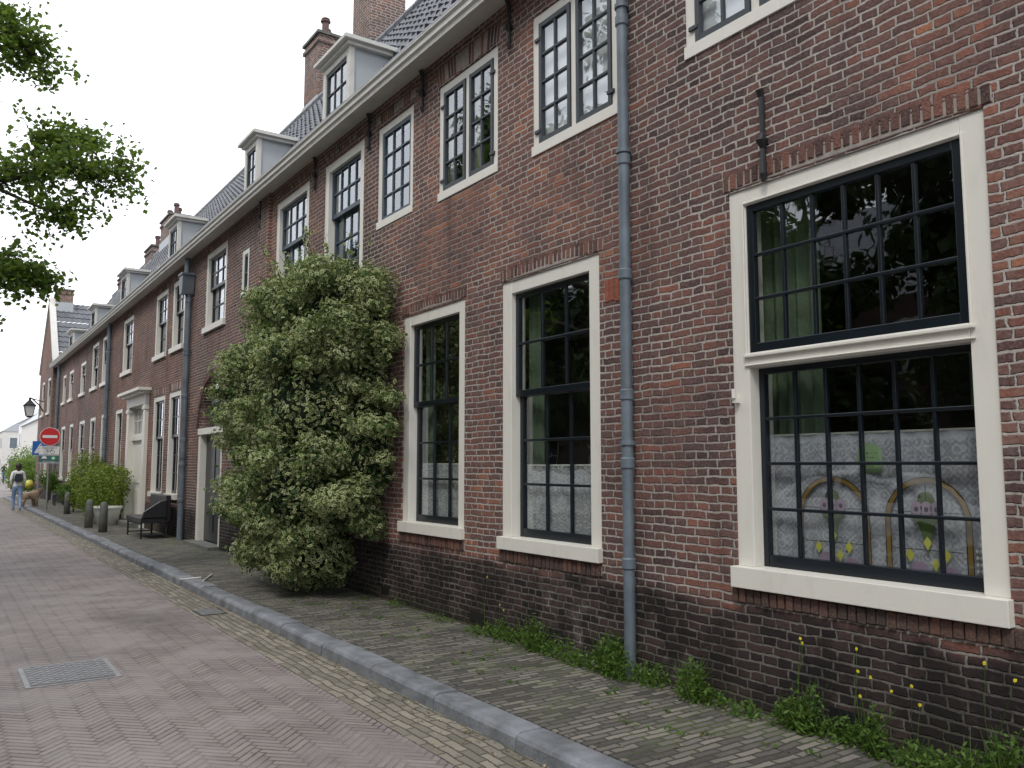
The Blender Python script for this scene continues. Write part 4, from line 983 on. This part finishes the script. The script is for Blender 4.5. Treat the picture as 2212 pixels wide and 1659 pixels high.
V_=[(0,-.22,.40),(0,0,.40),(0,.22,.42),(0,.32,.52),(0,.40,.62),(0,.52,.59),
 (-.09,-.24,.30),(-.09,-.30,.16),(-.09,-.26,.02),(.09,-.24,.30),(.09,-.30,.16),(.09,-.26,.02),
 (-.08,.24,.28),(-.08,.23,.14),(-.08,.25,.02),(.08,.24,.28),(.08,.23,.14),(.08,.25,.02),(0,-.36,.46),(0,-.46,.56),(-.07,.37,.60),(-.08,.38,.52),(.07,.37,.60),(.08,.38,.52)]
E=[(0,1),(1,2),(2,3),(3,4),(4,5),(0,6),(6,7),(7,8),(0,9),(9,10),(10,11),(2,12),(12,13),(13,14),(2,15),(15,16),(16,17),(0,18),(18,19),(4,20),(20,21),(4,22),(22,23)]
rd=[.13,.13,.15,.10,.10,.05,.075,.045,.035,.075,.045,.035,.06,.04,.035,.06,.04,.035,.04,.05,.03,.03,.03,.03]
skinfig('body',V_,E,rd,lambda c:0 if c.z>.3 else 1,[M_FUR,simple('cream_fur',(.5,.42,.32),1.,.2,25.)],dg_,root=1)
bd=[c for c in dg_.children][0]; pv=np.array([v.co[:] for v in bd.data.vertices]); nv=np.array([v.normal[:] for v in bd.data.vertices]); ii=RNG.integers(0,len(pv),2500)
leafcloud('fur',pv[ii]+nv[ii]*.015,nv[ii]+RNG.normal(size=(2500,3))*.8,.05,M_FUR,dg_,.3)
cy=empty('cyclist',(5.3,92,0)); cy.rotation_euler=(0,0,R(180)); b=MB()
for yy in (-.52,.52): b.tube([(0,yy+.33*math.cos(t*math.pi/10),.34+.33*math.sin(t*math.pi/10)) for t in range(21)],.022,0,6,False)
for p,q in (((0,-.52,.34),(0,-.1,.34)),((0,-.1,.34),(0,-.2,.85)),((0,-.1,.34),(0,.4,.8)),((0,-.2,.75),(0,.4,.8)),((0,.52,.34),(0,.38,.98)),((0,-.52,.34),(0,-.2,.75)),((-.25,.3,1.03),(.25,.3,1.03))): b.tube([p,q],.018,0,6)
b.box(-.08,.08,-.32,-.05,.86,.92,0); b.obj('bicycle',[M_BLACK],cy)
skinfig('rider',[(0,-.18,.98),(0,-.08,1.25),(0,.0,1.48),(0,.03,1.56),(0,.05,1.72),(-.1,.18,.85),(-.1,.05,.42),(-.1,.15,.36),(.1,.2,1.0),(.1,.08,.6),(.1,.18,.54),(-.19,.02,1.42),(-.24,.15,1.2),(-.23,.32,1.06),(.19,.02,1.42),(.24,.15,1.2),(.23,.32,1.06)],
 [(0,1),(1,2),(2,3),(3,4),(0,5),(5,6),(6,7),(0,8),(8,9),(9,10),(2,11),(11,12),(12,13),(2,14),(14,15),(15,16)],[.15,.14,.13,.06,.1,.08,.05,.04,.08,.05,.04,.055,.04,.03,.055,.04,.03],lambda c:0 if c.z>1.55 else (1 if c.z>1.0 else 2),[M_SKIN,M_NAVY,M_JEAN],cy)
# ------------------------------------------------------------------ far end of the street
def farshrub(x,y,z,r,n):
    global W
    w0=W; W=99; shrub('garden_bush',x,y,z,r,n,M_LEAF,.15,10); W=w0
farshrub(4.4,55,1.1,1.4,8000); farshrub(5.0,62,1.5,1.8,8000)
yb=empty('yellow_balloon',(3.55,44.,.75)); b=MB(); b.tube([(0,0,-.2),(0,0,-.17),(0,0,-.1),(0,0,0),(0,0,.1),(0,0,.17),(0,0,.2)],[.02,.1,.17,.2,.17,.1,.02],0,16); b.obj('ball',[M_SY],yb,smooth=True)
def farhouse(x0,x1,y0,y1,h,mat):
    e=empty('town_house'); b=MB(); b.box(x0,x1,y0,y1,-.1,h,0); xm=(x0+x1)/2
    b.prism([(x0-.2,h),(x1+.2,h),(xm,h+3)],'y',y0-.1,y1+.1,1)
    for z in np.arange(1,h-1.5,3):
        k=x0+.8
        while k<x1-1.2: b.box(k,k+1.1,y0-.03,y0,z,z+1.7,2); b.box(k+.1,k+1.0,y0-.04,y0-.03,z+.1,z+1.6,3); k+=2.2
        k=y0+1
        while k<y1-1.5: b.box(x0-.03,x0,k,k+1.1,z,z+1.7,2); b.box(x0-.04,x0-.03,k+.1,k+1.,z+.1,z+1.6,3); k+=2.6
    b.obj('facade',[mat,M_ZINC,M_WHITE,M_PIPE],e)
farhouse(7.0,13,78,98,5.5,M_CREAM2); farhouse(8.6,15,100,125,7,M_WHITE); farhouse(-4,7.6,150,160,8.5,M_WHITE); farhouse(7.7,16,140,150,6.5,M_CREAM2)
